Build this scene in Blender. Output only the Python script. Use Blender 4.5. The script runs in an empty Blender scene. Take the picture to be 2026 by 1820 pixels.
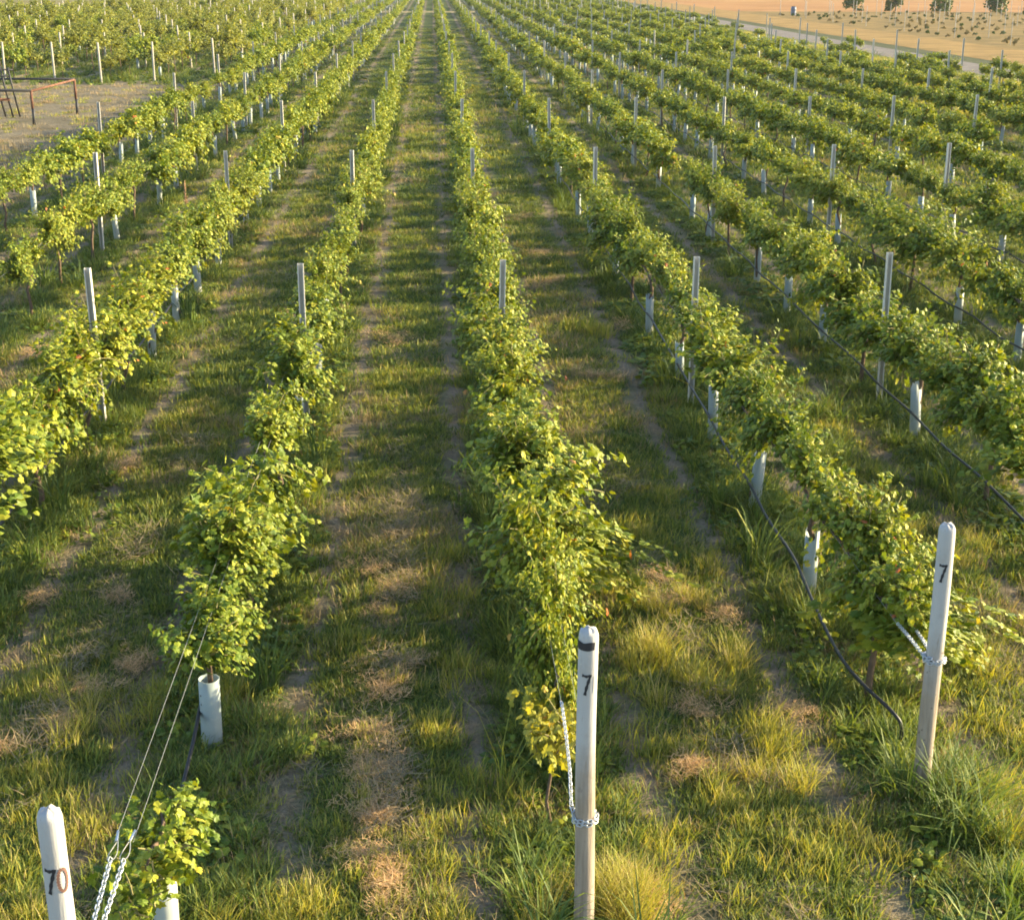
import bpy, math, random
import numpy as np
from mathutils import Vector, Matrix, Euler

random.seed(7)
RS = np.random.RandomState(11)
PI = math.pi
scene = bpy.context.scene
COL = scene.collection

# ------------------------------------------------------------------ layout
S = 2.5                 # row spacing
X0 = 0.80               # row of the middle end post
VS = 2.42               # vine spacing
CAM_H = 5.4
PITCH, YAW, FPX = 0.322, 0.052, 2900.0     # FPX for a 2026 px wide picture
SUN_AZ, SUN_EL = math.radians(80), math.radians(17)

def row_x(i): return X0 + S * i
def row_end(i): return 4.2 if i < -1 else (7.3 + 1.5 * i if i < 2 else 11.4 + 2.6 * (i - 2))
_fw = np.array([math.sin(YAW) * math.cos(PITCH), math.cos(YAW) * math.cos(PITCH), -math.sin(PITCH)])
_rt = np.array([math.cos(YAW), -math.sin(YAW), 0.0])
_up = np.cross(_rt, _fw)
def project(x, y, z):
    p = np.array([x, y, z - CAM_H])
    d = p @ _fw
    return 1013 + FPX * (p @ _rt) / d, 910 - FPX * (p @ _up) / d, d
def in_view(x, y, z, m=0):
    u, v, d = project(x, y, z)
    return d > 0.5 and -m < u < 2026 + m and -m < v < 1820 + m

# ------------------------------------------------------------------ materials
def mat(name):
    m = bpy.data.materials.new(name); m.use_nodes = True
    nt = m.node_tree; nt.nodes.clear()
    out = nt.nodes.new('ShaderNodeOutputMaterial')
    return m, nt, out
def N(nt, t, **kw):
    n = nt.nodes.new(t)
    for k, v in kw.items():
        if k in n.inputs: n.inputs[k].default_value = v
        else: setattr(n, k, v)
    return n
def ramp(nt, src, stops, interp='LINEAR'):
    r = nt.nodes.new('ShaderNodeValToRGB'); cr = r.color_ramp; cr.interpolation = interp
    while len(cr.elements) < len(stops): cr.elements.new(0.5)
    for e, (p, c) in zip(cr.elements, stops):
        e.position = p; e.color = (c[0], c[1], c[2], 1) if not isinstance(c, (int, float)) else (c, c, c, 1)
    nt.links.new(src, r.inputs[0]); return r.outputs[0]
def math_(nt, op, a, b=None, c=None, clamp=False):
    n = nt.nodes.new('ShaderNodeMath'); n.operation = op; n.use_clamp = clamp
    for i, v in enumerate((a, b, c)):
        if v is None: continue
        if isinstance(v, (int, float)): n.inputs[i].default_value = v
        else: nt.links.new(v, n.inputs[i])
    return n.outputs[0]
def mix(nt, f, a, b, mode='MIX'):
    n = nt.nodes.new('ShaderNodeMix'); n.data_type = 'RGBA'; n.blend_type = mode; n.clamp_factor = True
    for i, v in ((0, f), (6, a), (7, b)):
        if isinstance(v, (int, float)): n.inputs[i].default_value = v
        elif isinstance(v, tuple): n.inputs[i].default_value = (v[0], v[1], v[2], 1)
        else: nt.links.new(v, n.inputs[i])
    return n.outputs[2]
def noise(nt, vec, scale, detail=4, rough=0.55, dist=0.0):
    n = N(nt, 'ShaderNodeTexNoise', Scale=scale, Detail=detail, Roughness=rough, Distortion=dist)
    nt.links.new(vec, n.inputs['Vector']); return n.outputs['Fac']
def pos(nt): return nt.nodes.new('ShaderNodeNewGeometry').outputs['Position']
def objco(nt): return nt.nodes.new('ShaderNodeTexCoord').outputs['Object']
def sep(nt, v):
    n = nt.nodes.new('ShaderNodeSeparateXYZ'); nt.links.new(v, n.inputs[0]); return n.outputs
def bump(nt, h, strength=0.5, dist=0.02):
    b = N(nt, 'ShaderNodeBump', Strength=strength, Distance=dist); nt.links.new(h, b.inputs['Height']); return b.outputs[0]
def principled(nt, out, col, rough=0.7, spec=0.3, metal=0.0, nrm=None):
    p = N(nt, 'ShaderNodeBsdfPrincipled', Roughness=rough, Metallic=metal)
    p.inputs['Specular IOR Level'].default_value = spec
    if isinstance(col, tuple): p.inputs['Base Color'].default_value = (*col, 1)
    else: nt.links.new(col, p.inputs['Base Color'])
    if nrm is not None: nt.links.new(nrm, p.inputs['Normal'])
    if out is not None: nt.links.new(p.outputs[0], out.inputs[0])
    return p

def leafy(name, stops, trans=0.35, rough=0.55, spec=0.25, tcol=(1.35, 1.25, 0.4), var=0.14, gloss=True):
    """thin foliage: tint attribute of each leaf -> colour, part of the light passes through"""
    m, nt, out = mat(name)
    at = N(nt, 'ShaderNodeAttribute', attribute_name='tint').outputs['Fac']
    oi = nt.nodes.new('ShaderNodeObjectInfo').outputs['Random']
    t = math_(nt, 'ADD', at, math_(nt, 'MULTIPLY', math_(nt, 'SUBTRACT', oi, 0.5), var), clamp=True)
    c = ramp(nt, t, stops)
    p = principled(nt, None, c, rough, spec)
    tr = nt.nodes.new('ShaderNodeBsdfTranslucent')
    nt.links.new(mix(nt, 1.0, c, tcol, 'MULTIPLY'), tr.inputs[0])
    mx = nt.nodes.new('ShaderNodeMixShader'); mx.inputs[0].default_value = trans
    nt.links.new(p.outputs[0], mx.inputs[1]); nt.links.new(tr.outputs[0], mx.inputs[2])
    nt.links.new(mx.outputs[0], out.inputs[0])
    return m

M = {}
M['leaf'] = leafy('vine_leaf', [(0, (.034, .066, .008)), (.25, (.085, .132, .012)), (.45, (.175, .208, .018)), (.65, (.30, .295, .026)), (.84, (.40, .35, .035)),
                                (.95, (.44, .35, .06)), (.985, (.44, .24, .05)), (1, (.40, .12, .04))], trans=.24, spec=.22, rough=.5)
M['leaf_yellow'] = leafy('yellowing_vine_leaf', [(0, (.13, .16, .02)), (.4, (.28, .27, .035)), (.7, (.42, .36, .05)), (1, (.45, .22, .05))], trans=.4)
M['leaf_pale'] = leafy('pale_vine_leaf', [(0, (.06, .085, .02)), (.3, (.13, .15, .028)), (.6, (.24, .24, .045)), (.84, (.36, .32, .065)),
                                (1, (.42, .34, .08))], trans=.36)
M['grass'] = leafy('grass_blade', [(0, (.038, .070, .020)), (.25, (.080, .128, .031)), (.5, (.176, .216, .044)), (.72, (.39, .355, .058)),
                                (.88, (.34, .28, .10)), (1, (.44, .34, .17))], trans=.34, rough=.6, var=.22)
M['straw'] = leafy('straw_blade', [(0, (.11, .085, .050)), (.4, (.20, .16, .095)), (.8, (.33, .25, .14)), (1, (.42, .28, .15))], trans=.2, rough=.7, var=.25)
M['clippings'] = leafy('clipping_blade', [(0, (.26, .165, .085)), (.5, (.50, .32, .165)), (1, (.66, .43, .22))], trans=.3, rough=.8, var=.3)
M['bush'] = leafy('bush_leaf', [(0, (.02, .04, .012)), (.5, (.05, .085, .02)), (1, (.10, .13, .03))], trans=.25)
M['dryleaf'] = leafy('dry_bush_leaf', [(0, (.09, .075, .035)), (.5, (.19, .15, .065)), (1, (.27, .21, .09))], trans=.2)

def simple(name, col, rough=.7, spec=.3, metal=0.0, nscale=0, amt=.25, bmp=0.0, bscale=None):
    m, nt, out = mat(name)
    v = objco(nt)
    c = col; nr = None
    if nscale:
        f = noise(nt, v, nscale, 5)
        c = mix(nt, f, tuple(x * (1 - amt) for x in col), tuple(min(1, x * (1 + amt)) for x in col))
    if bmp:
        nr = bump(nt, noise(nt, v, bscale or nscale or 20, 5), bmp, .01)
    principled(nt, out, c, rough, spec, metal, nr)
    return m
M['bark'] = simple('vine_bark', (.13, .09, .062), .9, .1, 0, 25, .5, .8, 40)
M['cane'] = simple('vine_cane', (.17, .15, .055), .7, .2, 0, 8, .4)
M['galv'] = simple('galvanised_steel', (.50, .46, .40), .6, .25, .0, 12, .22, .15, 60)
M['chain'] = simple('zinc_chain', (.45, .47, .50), .38, .5, .55, 30, .2)
M['wire'] = simple('trellis_wire_steel', (.26, .255, .245), .5, .5, .3)
M['hose'] = simple('black_hose_plastic', (.018, .018, .020), .5, .35, 0, 9, .5)
M['ink'] = simple('black_marker_ink', (.022, .022, .028), .6, .3)
M['ink_brown'] = simple('brown_marker_ink', (.14, .075, .06), .6, .3)
M['ink_faint'] = simple('faded_marker_ink', (.42, .38, .35), .7, .3)
M['black_steel'] = simple('black_steel', (.035, .033, .035), .6, .4, .2, 10, .4)
M['dark'] = simple('dark_hole', (.06, .05, .05), .9, .1)
M['red'] = simple('red_car_paint', (.42, .03, .025), .35, .5)
M['glass'] = simple('dark_window_glass', (.02, .025, .03), .1, .5)
M['rubber'] = simple('black_tyre_rubber', (.02, .02, .02), .8, .2)
M['barrel'] = simple('grey_blue_plastic', (.10, .12, .17), .5, .4, 0, 6, .2)

def tube_mat():
    m, nt, out = mat('grow_tube_plastic')
    v = objco(nt); z = sep(nt, v)[2]
    oi = nt.nodes.new('ShaderNodeObjectInfo').outputs['Random']
    base = mix(nt, oi, (.34, .41, .42), (.45, .48, .46))
    dirt = math_(nt, 'MULTIPLY', ramp(nt, z, [(0, 1), (.30, 0)]), noise(nt, v, 14, 4))
    c = mix(nt, dirt, base, (.40, .36, .26))
    c = mix(nt, ramp(nt, noise(nt, v, 26, 3), [(.58, 0), (.72, .45)]), c, (.55, .55, .48))
    p = principled(nt, None, c, .45, .35)
    tr = nt.nodes.new('ShaderNodeBsdfTranslucent'); nt.links.new(c, tr.inputs[0])
    mx = nt.nodes.new('ShaderNodeMixShader'); mx.inputs[0].default_value = .3
    nt.links.new(p.outputs[0], mx.inputs[1]); nt.links.new(tr.outputs[0], mx.inputs[2]); nt.links.new(mx.outputs[0], out.inputs[0])
    return m
M['tube'] = tube_mat()

def post_mat(name, lo, hi, stain):
    m, nt, out = mat(name)
    v = objco(nt); s = sep(nt, v)
    mp = N(nt, 'ShaderNodeMapping'); mp.inputs['Scale'].default_value = (30, 30, 2.2); nt.links.new(v, mp.inputs[0])
    g = noise(nt, mp.outputs[0], 1.0, 6, .6)
    wood = ramp(nt, g, [(.25, (.16, .12, .085)), (.5, (.27, .215, .165)), (.75, (.36, .30, .24))])
    n2 = noise(nt, v, 6, 5)
    h = math_(nt, 'ADD', s[2], math_(nt, 'MULTIPLY', math_(nt, 'SUBTRACT', n2, .5), .55))
    mr = N(nt, 'ShaderNodeMapRange'); mr.inputs['From Min'].default_value = lo; mr.inputs['From Max'].default_value = hi
    nt.links.new(h, mr.inputs['Value'])
    paint = mix(nt, noise(nt, mp.outputs[0], .6, 4), (.33, .318, .313), (.40, .388, .38))
    chip = ramp(nt, noise(nt, mp.outputs[0], 1.6, 5, .65), [(.62, 0), (.68, .75)])
    paint = mix(nt, chip, paint, (.27, .23, .19))
    paint = mix(nt, ramp(nt, noise(nt, v, 9, 5, .7), [(.5, 0), (.8, .45)]), paint, (.25, .22, .18))
    c = mix(nt, mr.outputs[0], wood, paint)
    sp = ramp(nt, noise(nt, v, 16, 3, .5), [(.64, 0), (.70, stain)])
    zone = ramp(nt, s[2], [(0, 1), (.55, 1), (.62, .15), (1, 0)])
    mr2 = N(nt, 'ShaderNodeMapRange'); mr2.inputs['From Min'].default_value = 1.05; mr2.inputs['From Max'].default_value = 1.25
    mr2.inputs['To Min'].default_value = 1; mr2.inputs['To Max'].default_value = .06
    nt.links.new(s[2], mr2.inputs['Value'])
    c = mix(nt, math_(nt, 'MULTIPLY', sp, mr2.outputs[0]), c, (.10, .07, .06))
    principled(nt, out, c, .7, .25, 0, bump(nt, g, .7, .008))
    return m
M['post0'] = post_mat('painted_wood_worn', .95, 1.35, .25)
M['post1'] = post_mat('painted_wood_stained', .75, 1.25, .9)
M['post70'] = post_mat('painted_wood_clean', .55, .95, .1)
def grey_wood():
    m, nt, out = mat('pale_weathered_wood')
    v = objco(nt)
    mp = N(nt, 'ShaderNodeMapping'); mp.inputs['Scale'].default_value = (25, 25, 1.8); nt.links.new(v, mp.inputs[0])
    g = noise(nt, mp.outputs[0], 1.0, 5)
    principled(nt, out, ramp(nt, g, [(.3, (.26, .23, .18)), (.7, (.44, .40, .34))]), .85, .15)
    return m
M['greywood'] = grey_wood()
def rust():
    m, nt, out = mat('rusty_steel')
    v = objco(nt)
    principled(nt, out, ramp(nt, noise(nt, v, 9, 5), [(.3, (.07, .032, .022)), (.55, (.14, .065, .04)), (.75, (.19, .105, .07))]), .85, .2)
    return m
M['rust'] = rust()

def ground_mat():
    m, nt, out = mat('vineyard_floor')
    p = pos(nt); s = sep(nt, p)
    n1 = noise(nt, p, .55, 5, .6); n2 = noise(nt, p, 3.2, 6, .65); n3 = noise(nt, p, 24, 4, .7)
    mp = N(nt, 'ShaderNodeMapping'); mp.inputs['Scale'].default_value = (1.2, .22, 1); nt.links.new(p, mp.inputs[0])
    n4 = noise(nt, mp.outputs[0], .9, 4)
    x = math_(nt, 'ADD', math_(nt, 'SUBTRACT', s[0], X0), math_(nt, 'ADD', math_(nt, 'MULTIPLY', math_(nt, 'SUBTRACT', n1, .5), .35), math_(nt, 'MULTIPLY', math_(nt, 'SUBTRACT', n2, .5), .30)))
    rel = math_(nt, 'PINGPONG', x, S / 2)                                   # 0 under the vines, 1.25 mid alley
    d = math_(nt, 'ABSOLUTE', math_(nt, 'SUBTRACT', rel, .60))
    track = math_(nt, 'SUBTRACT', 1.0, math_(nt, 'MULTIPLY', d, 3.6), clamp=True)
    soil_f = math_(nt, 'MULTIPLY', track, ramp(nt, math_(nt, 'ADD', math_(nt, 'MULTIPLY', n4, .6), math_(nt, 'MULTIPLY', n2, .4)), [(.30, .35), (.48, 1)]))
    under = math_(nt, 'MULTIPLY', math_(nt, 'SUBTRACT', 1.0, math_(nt, 'MULTIPLY', rel, 2.0), clamp=True), .35)
    soil_f = math_(nt, 'MAXIMUM', soil_f, under)
    green = ramp(nt, n2, [(.28, (.045, .068, .024)), (.5, (.085, .112, .036)), (.72, (.155, .165, .06))])
    dry = ramp(nt, n3, [(.25, (.15, .12, .07)), (.75, (.34, .27, .165))])
    soil = ramp(nt, n3, [(.25, (.135, .100, .070)), (.5, (.245, .188, .132)), (.8, (.35, .28, .20))])
    c = mix(nt, ramp(nt, noise(nt, p, 1.1, 5, .7), [(.56, 0), (.78, .5)]), green, dry)
    c = mix(nt, soil_f, c, soil)
    principled(nt, out, c, .95, .1, 0, bump(nt, n3, .9, .05))
    return m
M['ground'] = ground_mat()
def field_mat(name, stops, sc=.6, bands=0.0, fine=7):
    m, nt, out = mat(name)
    p = pos(nt)
    mp = N(nt, 'ShaderNodeMapping'); mp.inputs['Scale'].default_value = (.35, 1.6, 1); nt.links.new(p, mp.inputs[0])
    a = noise(nt, p, sc, 6, .65); b = noise(nt, mp.outputs[0], .7, 5, .6); f = noise(nt, p, fine, 4, .7)
    t = math_(nt, 'ADD', math_(nt, 'MULTIPLY', a, .5), math_(nt, 'MULTIPLY', b, .3)); t = math_(nt, 'ADD', t, math_(nt, 'MULTIPLY', f, .2))
    principled(nt, out, ramp(nt, t, stops), .95, .08, 0, bump(nt, f, .8, .06))
    return m
M['clearing'] = field_mat('mown_dry_grass', [(.33, (0.058, 0.061, 0.029)), (.45, (0.126, 0.104, 0.066)), (.54, (0.173, 0.144, 0.098)), (.66, (0.270, 0.219, 0.126))], .5)
M['verge'] = field_mat('dry_verge_grass', [(.36, (0.143, 0.092, 0.030)), (.5, (0.227, 0.142, 0.049)), (.62, (0.302, 0.192, 0.068))], .3)
M['stubble'] = field_mat('orange_stubble', [(.38, (0.210, 0.100, 0.037)), (.5, (0.286, 0.144, 0.054)), (.62, (0.336, 0.180, 0.068))], .06, fine=3)
M['plot'] = field_mat('dry_vineyard_floor', [(.36, (0.076, 0.058, 0.022)), (.46, (0.143, 0.100, 0.036)), (.55, (0.210, 0.138, 0.050)), (.66, (0.277, 0.176, 0.066))], .35)
M['meadow'] = field_mat('far_meadow', [(.3, (0.116, 0.098, 0.031)), (.5, (0.152, 0.125, 0.045)), (.7, (0.197, 0.156, 0.067))], .05, fine=2)
M['gravel'] = field_mat('pale_gravel', [(.36, (0.102, 0.090, 0.080)), (.5, (0.162, 0.141, 0.127)), (.62, (0.221, 0.195, 0.172))], .8, fine=12)
M['verge_dark'] = field_mat('green_verge', [(.3, (0.034, 0.046, 0.020)), (.5, (0.063, 0.069, 0.032)), (.7, (0.110, 0.098, 0.049))], .5)
M['track'] = field_mat('tan_headland', [(.3, (0.150, 0.110, 0.052)), (.5, (0.242, 0.184, 0.098)), (.7, (0.311, 0.242, 0.138))], .3)

# ------------------------------------------------------------------ mesh helpers
def mesh_from(name, V, F, mats, tint=None, mi=None, smooth=False):
    me = bpy.data.meshes.new(name)
    me.from_pydata([tuple(v) for v in V] if not isinstance(V, np.ndarray) else V.tolist(), [], F if isinstance(F, list) else F.tolist())
    for mm in (mats if isinstance(mats, (list, tuple)) else [mats]): me.materials.append(mm)
    if tint is not None:
        a = me.attributes.new('tint', 'FLOAT', 'POINT'); a.data.foreach_set('value', np.asarray(tint, dtype=np.float32))
    if mi is not None: me.polygons.foreach_set('material_index', np.asarray(mi, dtype=np.int32))
    if smooth: me.polygons.foreach_set('use_smooth', np.ones(len(me.polygons), dtype=bool))
    me.update(); return me
def obj(name, me, parent=None, loc=None):
    o = bpy.data.objects.new(name, me); COL.objects.link(o)
    if parent is not None: o.parent = parent
    if loc is not None: o.location = loc
    return o
def tag(o, label=None, cat=None, group=None, kind=None):
    if label: o['label'] = label
    if cat: o['category'] = cat
    if group: o['group'] = group
    if kind: o['kind'] = kind
    return o
def empty(name, loc, rz=0.0):
    o = bpy.data.objects.new(name, None); o.empty_display_size = .2; COL.objects.link(o); o.location = loc; o.rotation_euler = (0, 0, rz); return o

class MB:
    def __init__(s): s.V = []; s.F = []; s.mi = []
    def tube(s, pts, r, n=6, mi=0, caps=True):
        pts = [Vector(p) for p in pts]; rs = r if isinstance(r, (list, tuple)) else [r] * len(pts)
        b0 = len(s.V); ref = None
        for k, p in enumerate(pts):
            t = (pts[min(k + 1, len(pts) - 1)] - pts[max(k - 1, 0)]).normalized()
            if ref is None: ref = Vector((0, 0, 1)) if abs(t.z) < .9 else Vector((1, 0, 0))
            a = t.cross(ref).normalized(); b = t.cross(a).normalized(); ref = b.cross(t) if False else ref
            for q in range(n):
                an = 2 * PI * q / n
                s.V.append(tuple(p + (a * math.cos(an) + b * math.sin(an)) * rs[k]))
        for k in range(len(pts) - 1):
            for q in range(n):
                s.F.append((b0 + k * n + q, b0 + k * n + (q + 1) % n, b0 + (k + 1) * n + (q + 1) % n, b0 + (k + 1) * n + q)); s.mi.append(mi)
        if caps:
            s.F.append(tuple(b0 + q for q in range(n))[::-1]); s.mi.append(mi)
            s.F.append(tuple(b0 + (len(pts) - 1) * n + q for q in range(n))); s.mi.append(mi)
        return s
    def loop(s, pts, r, n=6, mi=0):
        pts = [Vector(p) for p in pts]; b0 = len(s.V); m = len(pts)
        c = sum(pts, Vector()) / m
        nrm = Vector()
        for k in range(m): nrm += (pts[k] - c).cross(pts[(k + 1) % m] - c)
        nrm.normalize()
        for k, p in enumerate(pts):
            t = (pts[(k + 1) % m] - pts[k - 1]).normalized(); a = t.cross(nrm).normalized()
            for q in range(n):
                an = 2 * PI * q / n; s.V.append(tuple(p + (a * math.cos(an) + nrm * math.sin(an)) * r))
        for k in range(m):
            for q in range(n):
                k2 = (k + 1) % m
                s.F.append((b0 + k * n + q, b0 + k * n + (q + 1) % n, b0 + k2 * n + (q + 1) % n, b0 + k2 * n + q)); s.mi.append(mi)
        return s
    def lathe(s, prof, n=24, mi=0, c=(0, 0)):
        b0 = len(s.V)
        for (r, z) in prof:
            for q in range(n):
                an = 2 * PI * q / n; s.V.append((c[0] + r * math.cos(an), c[1] + r * math.sin(an), z))
        for k in range(len(prof) - 1):
            for q in range(n):
                s.F.append((b0 + k * n + q, b0 + k * n + (q + 1) % n, b0 + (k + 1) * n + (q + 1) % n, b0 + (k + 1) * n + q)); s.mi.append(mi)
        return s
    def box(s, lo, hi, mi=0):
        b = len(s.V); x0, y0, z0 = lo; x1, y1, z1 = hi
        s.V += [(x0, y0, z0), (x1, y0, z0), (x1, y1, z0), (x0, y1, z0), (x0, y0, z1), (x1, y0, z1), (x1, y1, z1), (x0, y1, z1)]
        for f in ((0, 3, 2, 1), (4, 5, 6, 7), (0, 1, 5, 4), (1, 2, 6, 5), (2, 3, 7, 6), (3, 0, 4, 7)):
            s.F.append(tuple(b + i for i in f)); s.mi.append(mi)
        return s
    def prism(s, poly, z0, z1, mi=0):
        b = len(s.V); n = len(poly)
        for z in (z0, z1):
            for (x, y) in poly: s.V.append((x, y, z))
        for i in range(n): s.F.append((b + i, b + (i + 1) % n, b + n + (i + 1) % n, b + n + i)); s.mi.append(mi)
        s.F.append(tuple(b + i for i in range(n))[::-1]); s.mi.append(mi)
        s.F.append(tuple(b + n + i for i in range(n))); s.mi.append(mi)
        return s
    def mesh(s, name, mats, smooth=False): return mesh_from(name, s.V, s.F, mats, None, s.mi, smooth)

def vnoise(x, y, sc, seed=0):
    """smooth 2-D value noise, 0..1"""
    g = np.random.RandomState(1000 + seed).rand(64, 64)
    x = np.asarray(x) * sc + 512; y = np.asarray(y) * sc + 512
    xi = np.floor(x).astype(int); yi = np.floor(y).astype(int); fx = x - xi; fy = y - yi
    fx = fx * fx * (3 - 2 * fx); fy = fy * fy * (3 - 2 * fy)
    a = g[xi % 64, yi % 64]; b = g[(xi + 1) % 64, yi % 64]; c = g[xi % 64, (yi + 1) % 64]; d = g[(xi + 1) % 64, (yi + 1) % 64]
    return (a * (1 - fx) + b * fx) * (1 - fy) + (c * (1 - fx) + d * fx) * fy

# ------------------------------------------------------------------ foliage meshes
_half = [(.20, -.16), (.44, -.04), (.53, .22), (.36, .34), (.48, .58), (.26, .66), (.13, .78)]
LEAF_HI = [(0, .04)] + _half + [(0, 1.0)] + [(-x, y) for x, y in _half[::-1]]
LEAF_LO = [(0, 0), (.42, .05), (.46, .52), (0, 1.0), (-.46, .52), (-.42, .05)]
def leaf_cloud(P, D, Nn, size, tint, outline, fold=.22, cup=.18):
    """P base points, D tip directions, Nn leaf normals (k,3); one polygon fan a leaf"""
    k = len(P)
    D = D / np.linalg.norm(D, axis=1, keepdims=True)
    X = np.cross(D, Nn); X /= np.linalg.norm(X, axis=1, keepdims=True) + 1e-9
    Z = np.cross(X, D)
    o = np.array([(0, .42)] + outline); m = len(o)
    zz = -fold * np.abs(o[:, 0]) - cup * (o[:, 1] - .3) ** 2 + .05 * np.sin(o[:, 0] * 9 + o[:, 1] * 7)
    V = (P[:, None, :] + size[:, None, None] * (o[None, :, 0:1] * X[:, None, :] + o[None, :, 1:2] * D[:, None, :] + zz[None, :, None] * Z[:, None, :])).reshape(-1, 3)
    base = (np.arange(k) * m)[:, None, None]
    tri = np.array([(0, 1 + i, 1 + (i + 1) % (m - 1)) for i in range(m - 1)])[None]
    F = (base + tri).reshape(-1, 3)
    return V, F, np.repeat(tint, m)

def make_vine(seed, length=VS, shoots=40, leaf_step=.032, lsize=.079, outline=LEAF_HI, spread=1.0, hgt=.92, cane=True, thick=1.0, lm='leaf', one_side=False):
    r = np.random.RandomState(seed)
    P = []; D = []; NN = []; SZ = []; T = []
    mb = MB()
    nb = max(3, int(round(length * 3.5)))
    by = (np.arange(nb) + .5) / nb * length - length / 2 + r.normal(0, .09, nb)
    baz = np.where(r.rand(nb) < .5, 0, PI) + r.normal(0, .55, nb); bel = np.where(r.rand(nb) < .10, r.uniform(-.5, .2, nb), r.uniform(.2, 1.5, nb)); bl = r.uniform(.6, 1.45, nb); bw = r.uniform(.35, 1, nb)
    bw /= bw.sum()
    if one_side: baz = r.normal(0, .35, nb); bel = r.uniform(-.1, .6, nb)
    for sidx in range(shoots):
        kb = r.choice(nb, p=bw)
        y = float(np.clip(by[kb] + r.normal(0, .085), -length / 2 - .08, length / 2 + .08))
        az = baz[kb] + r.normal(0, .40) + (PI if r.rand() < .14 and not one_side else 0)
        el = bel[kb] + r.normal(0, .22)
        d = np.array([math.cos(az) * math.cos(el), math.sin(az) * math.cos(el), math.sin(el)])
        L = r.uniform(.30, .52) * bl[kb] * spread * (1.3 if r.rand() < .12 else 1)
        p = np.array([r.normal(0, .05), y, hgt + r.normal(0, .05)])
        pts = [tuple(p)]
        nst = max(3, int(L / leaf_step))
        g = r.uniform(.5, 2.2)
        for q in range(nst):
            d = d + np.array([r.normal(0, .11), r.normal(0, .11), r.normal(0, .08) - g * leaf_step]); d /= np.linalg.norm(d)
            p = p + d * leaf_step
            pts.append(tuple(p))
            for rep in range(2 if r.rand() < .62 else 1):
                side = np.cross(d, [0, 0, 1.0]); side /= np.linalg.norm(side) + 1e-6
                sg = (-1) ** (q + rep)
                pet = side * sg * r.uniform(.03, .085) + np.array([0, 0, r.uniform(-.04, .05)]) + r.normal(0, .015, 3)
                out_ = np.array([p[0] * 1.4, 0, .15])
                tipd = side * sg * .7 + d * .5 + out_ * .5 + np.array([0, 0, -.45]) + r.normal(0, .35, 3)
                nn = np.array([0, 0, .50]) + out_ * 1.0 + np.array([math.cos(baz[kb]) * math.cos(bel[kb]), 0, math.sin(bel[kb])]) * .45 + r.normal(0, .40, 3)
                P.append(p + pet); D.append(tipd); NN.append(nn)
                tip = q / nst
                SZ.append(lsize * r.uniform(.65, 1.3) * (1 - .35 * tip))
                t = .40 + r.normal(0, .13) + .18 * max(0, tip - .55)
                if r.rand() < .007: t = r.uniform(.9, 1)
                T.append(t)
        if cane: (r.rand() < .5) and mb.tube(pts[::3] if len(pts) > 6 else pts, [.0045] * len(pts[::3] if len(pts) > 6 else pts), 4)
    NN = np.array(NN); NN /= np.linalg.norm(NN, axis=1, keepdims=True)
    V, F, T = leaf_cloud(np.array(P), np.array(D), NN, np.array(SZ), np.clip(T, 0, 1), outline)
    crown = mesh_from('grapevine_crown', V, F, M[lm], T)
    canes = mb.mesh('grapevine_canes', M['cane']) if cane else None
    tb = MB()
    j = lambda a: r.normal(0, a)
    q = [(0, 0, -.05), (j(.02), j(.02), .2), (j(.03), j(.03), .45), (j(.03), j(.03), .7), (0, 0, hgt - .03)]
    tb.tube(q, [.034 * thick, .028 * thick, .025 * thick, .025 * thick, .027 * thick], 7)
    for sg in (-1, 1):
        tb.tube([(0, 0, hgt - .05), (j(.01), sg * .12, hgt), (j(.02), sg * length * .25, hgt + j(.02)), (j(.02), sg * length * .47, hgt + j(.02))], [.024 * thick, .02 * thick, .016 * thick, .009 * thick], 6)
    return crown, canes, tb.mesh('grapevine_trunk', M['bark'], True)

VN = 12
NEAR = [make_vine(100 + k, length=[2.3, 2.0, 2.42, 1.85, 2.2, 2.1][k % 6], shoots=[150, 165, 140, 160, 135, 155][k % 6], spread=[.98, 1.08, .96, 1.12, .98, 1.04][k % 6]) for k in range(VN)]
MID = [make_vine(200 + k, length=[2.2, 1.9, 2.42, 2.05][k % 4], shoots=120, leaf_step=.048, lsize=.108, outline=LEAF_LO, cane=False, spread=.96) for k in range(8)]
LONG = make_vine(283, length=.9, shoots=44, spread=1.55, hgt=.95, one_side=True)
YOUNG = make_vine(281, length=.85, shoots=120, spread=.36, hgt=.82, lsize=.056, thick=.6)
THIN_VINE = make_vine(282, length=.55, shoots=44, spread=.42, hgt=.70, lsize=.075, thick=.4, lm='leaf_yellow')
def far_vine(seed, mat_key='leaf', hgt=.95, spread=1.02, fine=False):
    c, _, t = make_vine(seed, shoots=130 if fine else 84, leaf_step=.044 if fine else .074, lsize=.095 if fine else .15, outline=LEAF_LO, cane=False, hgt=hgt, spread=spread)
    c.materials.clear(); c.materials.append(M[mat_key]); c.materials.append(M['bark'])
    # trunk joined into the far vine's mesh
    V = [tuple(v.co) for v in c.vertices]; F = [tuple(p.vertices) for p in c.polygons]; mi = [0] * len(F)
    tint = np.zeros(len(V), dtype=np.float32); c.attributes['tint'].data.foreach_get('value', tint)
    b = len(V); V += [tuple(v.co) for v in t.vertices]; tf = [tuple(b + i for i in p.vertices) for p in t.polygons]
    return mesh_from('far_grapevine', V, F + tf, [M[mat_key], M['bark']], list(tint) + [0] * (len(V) - b), mi + [1] * len(tf))
FAR = [far_vine(300 + k) for k in range(6)] + [far_vine(340 + k, 'leaf_pale', 1.15, 1.25) for k in range(4)] + [far_vine(380 + k, fine=True) for k in range(4)]

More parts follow.
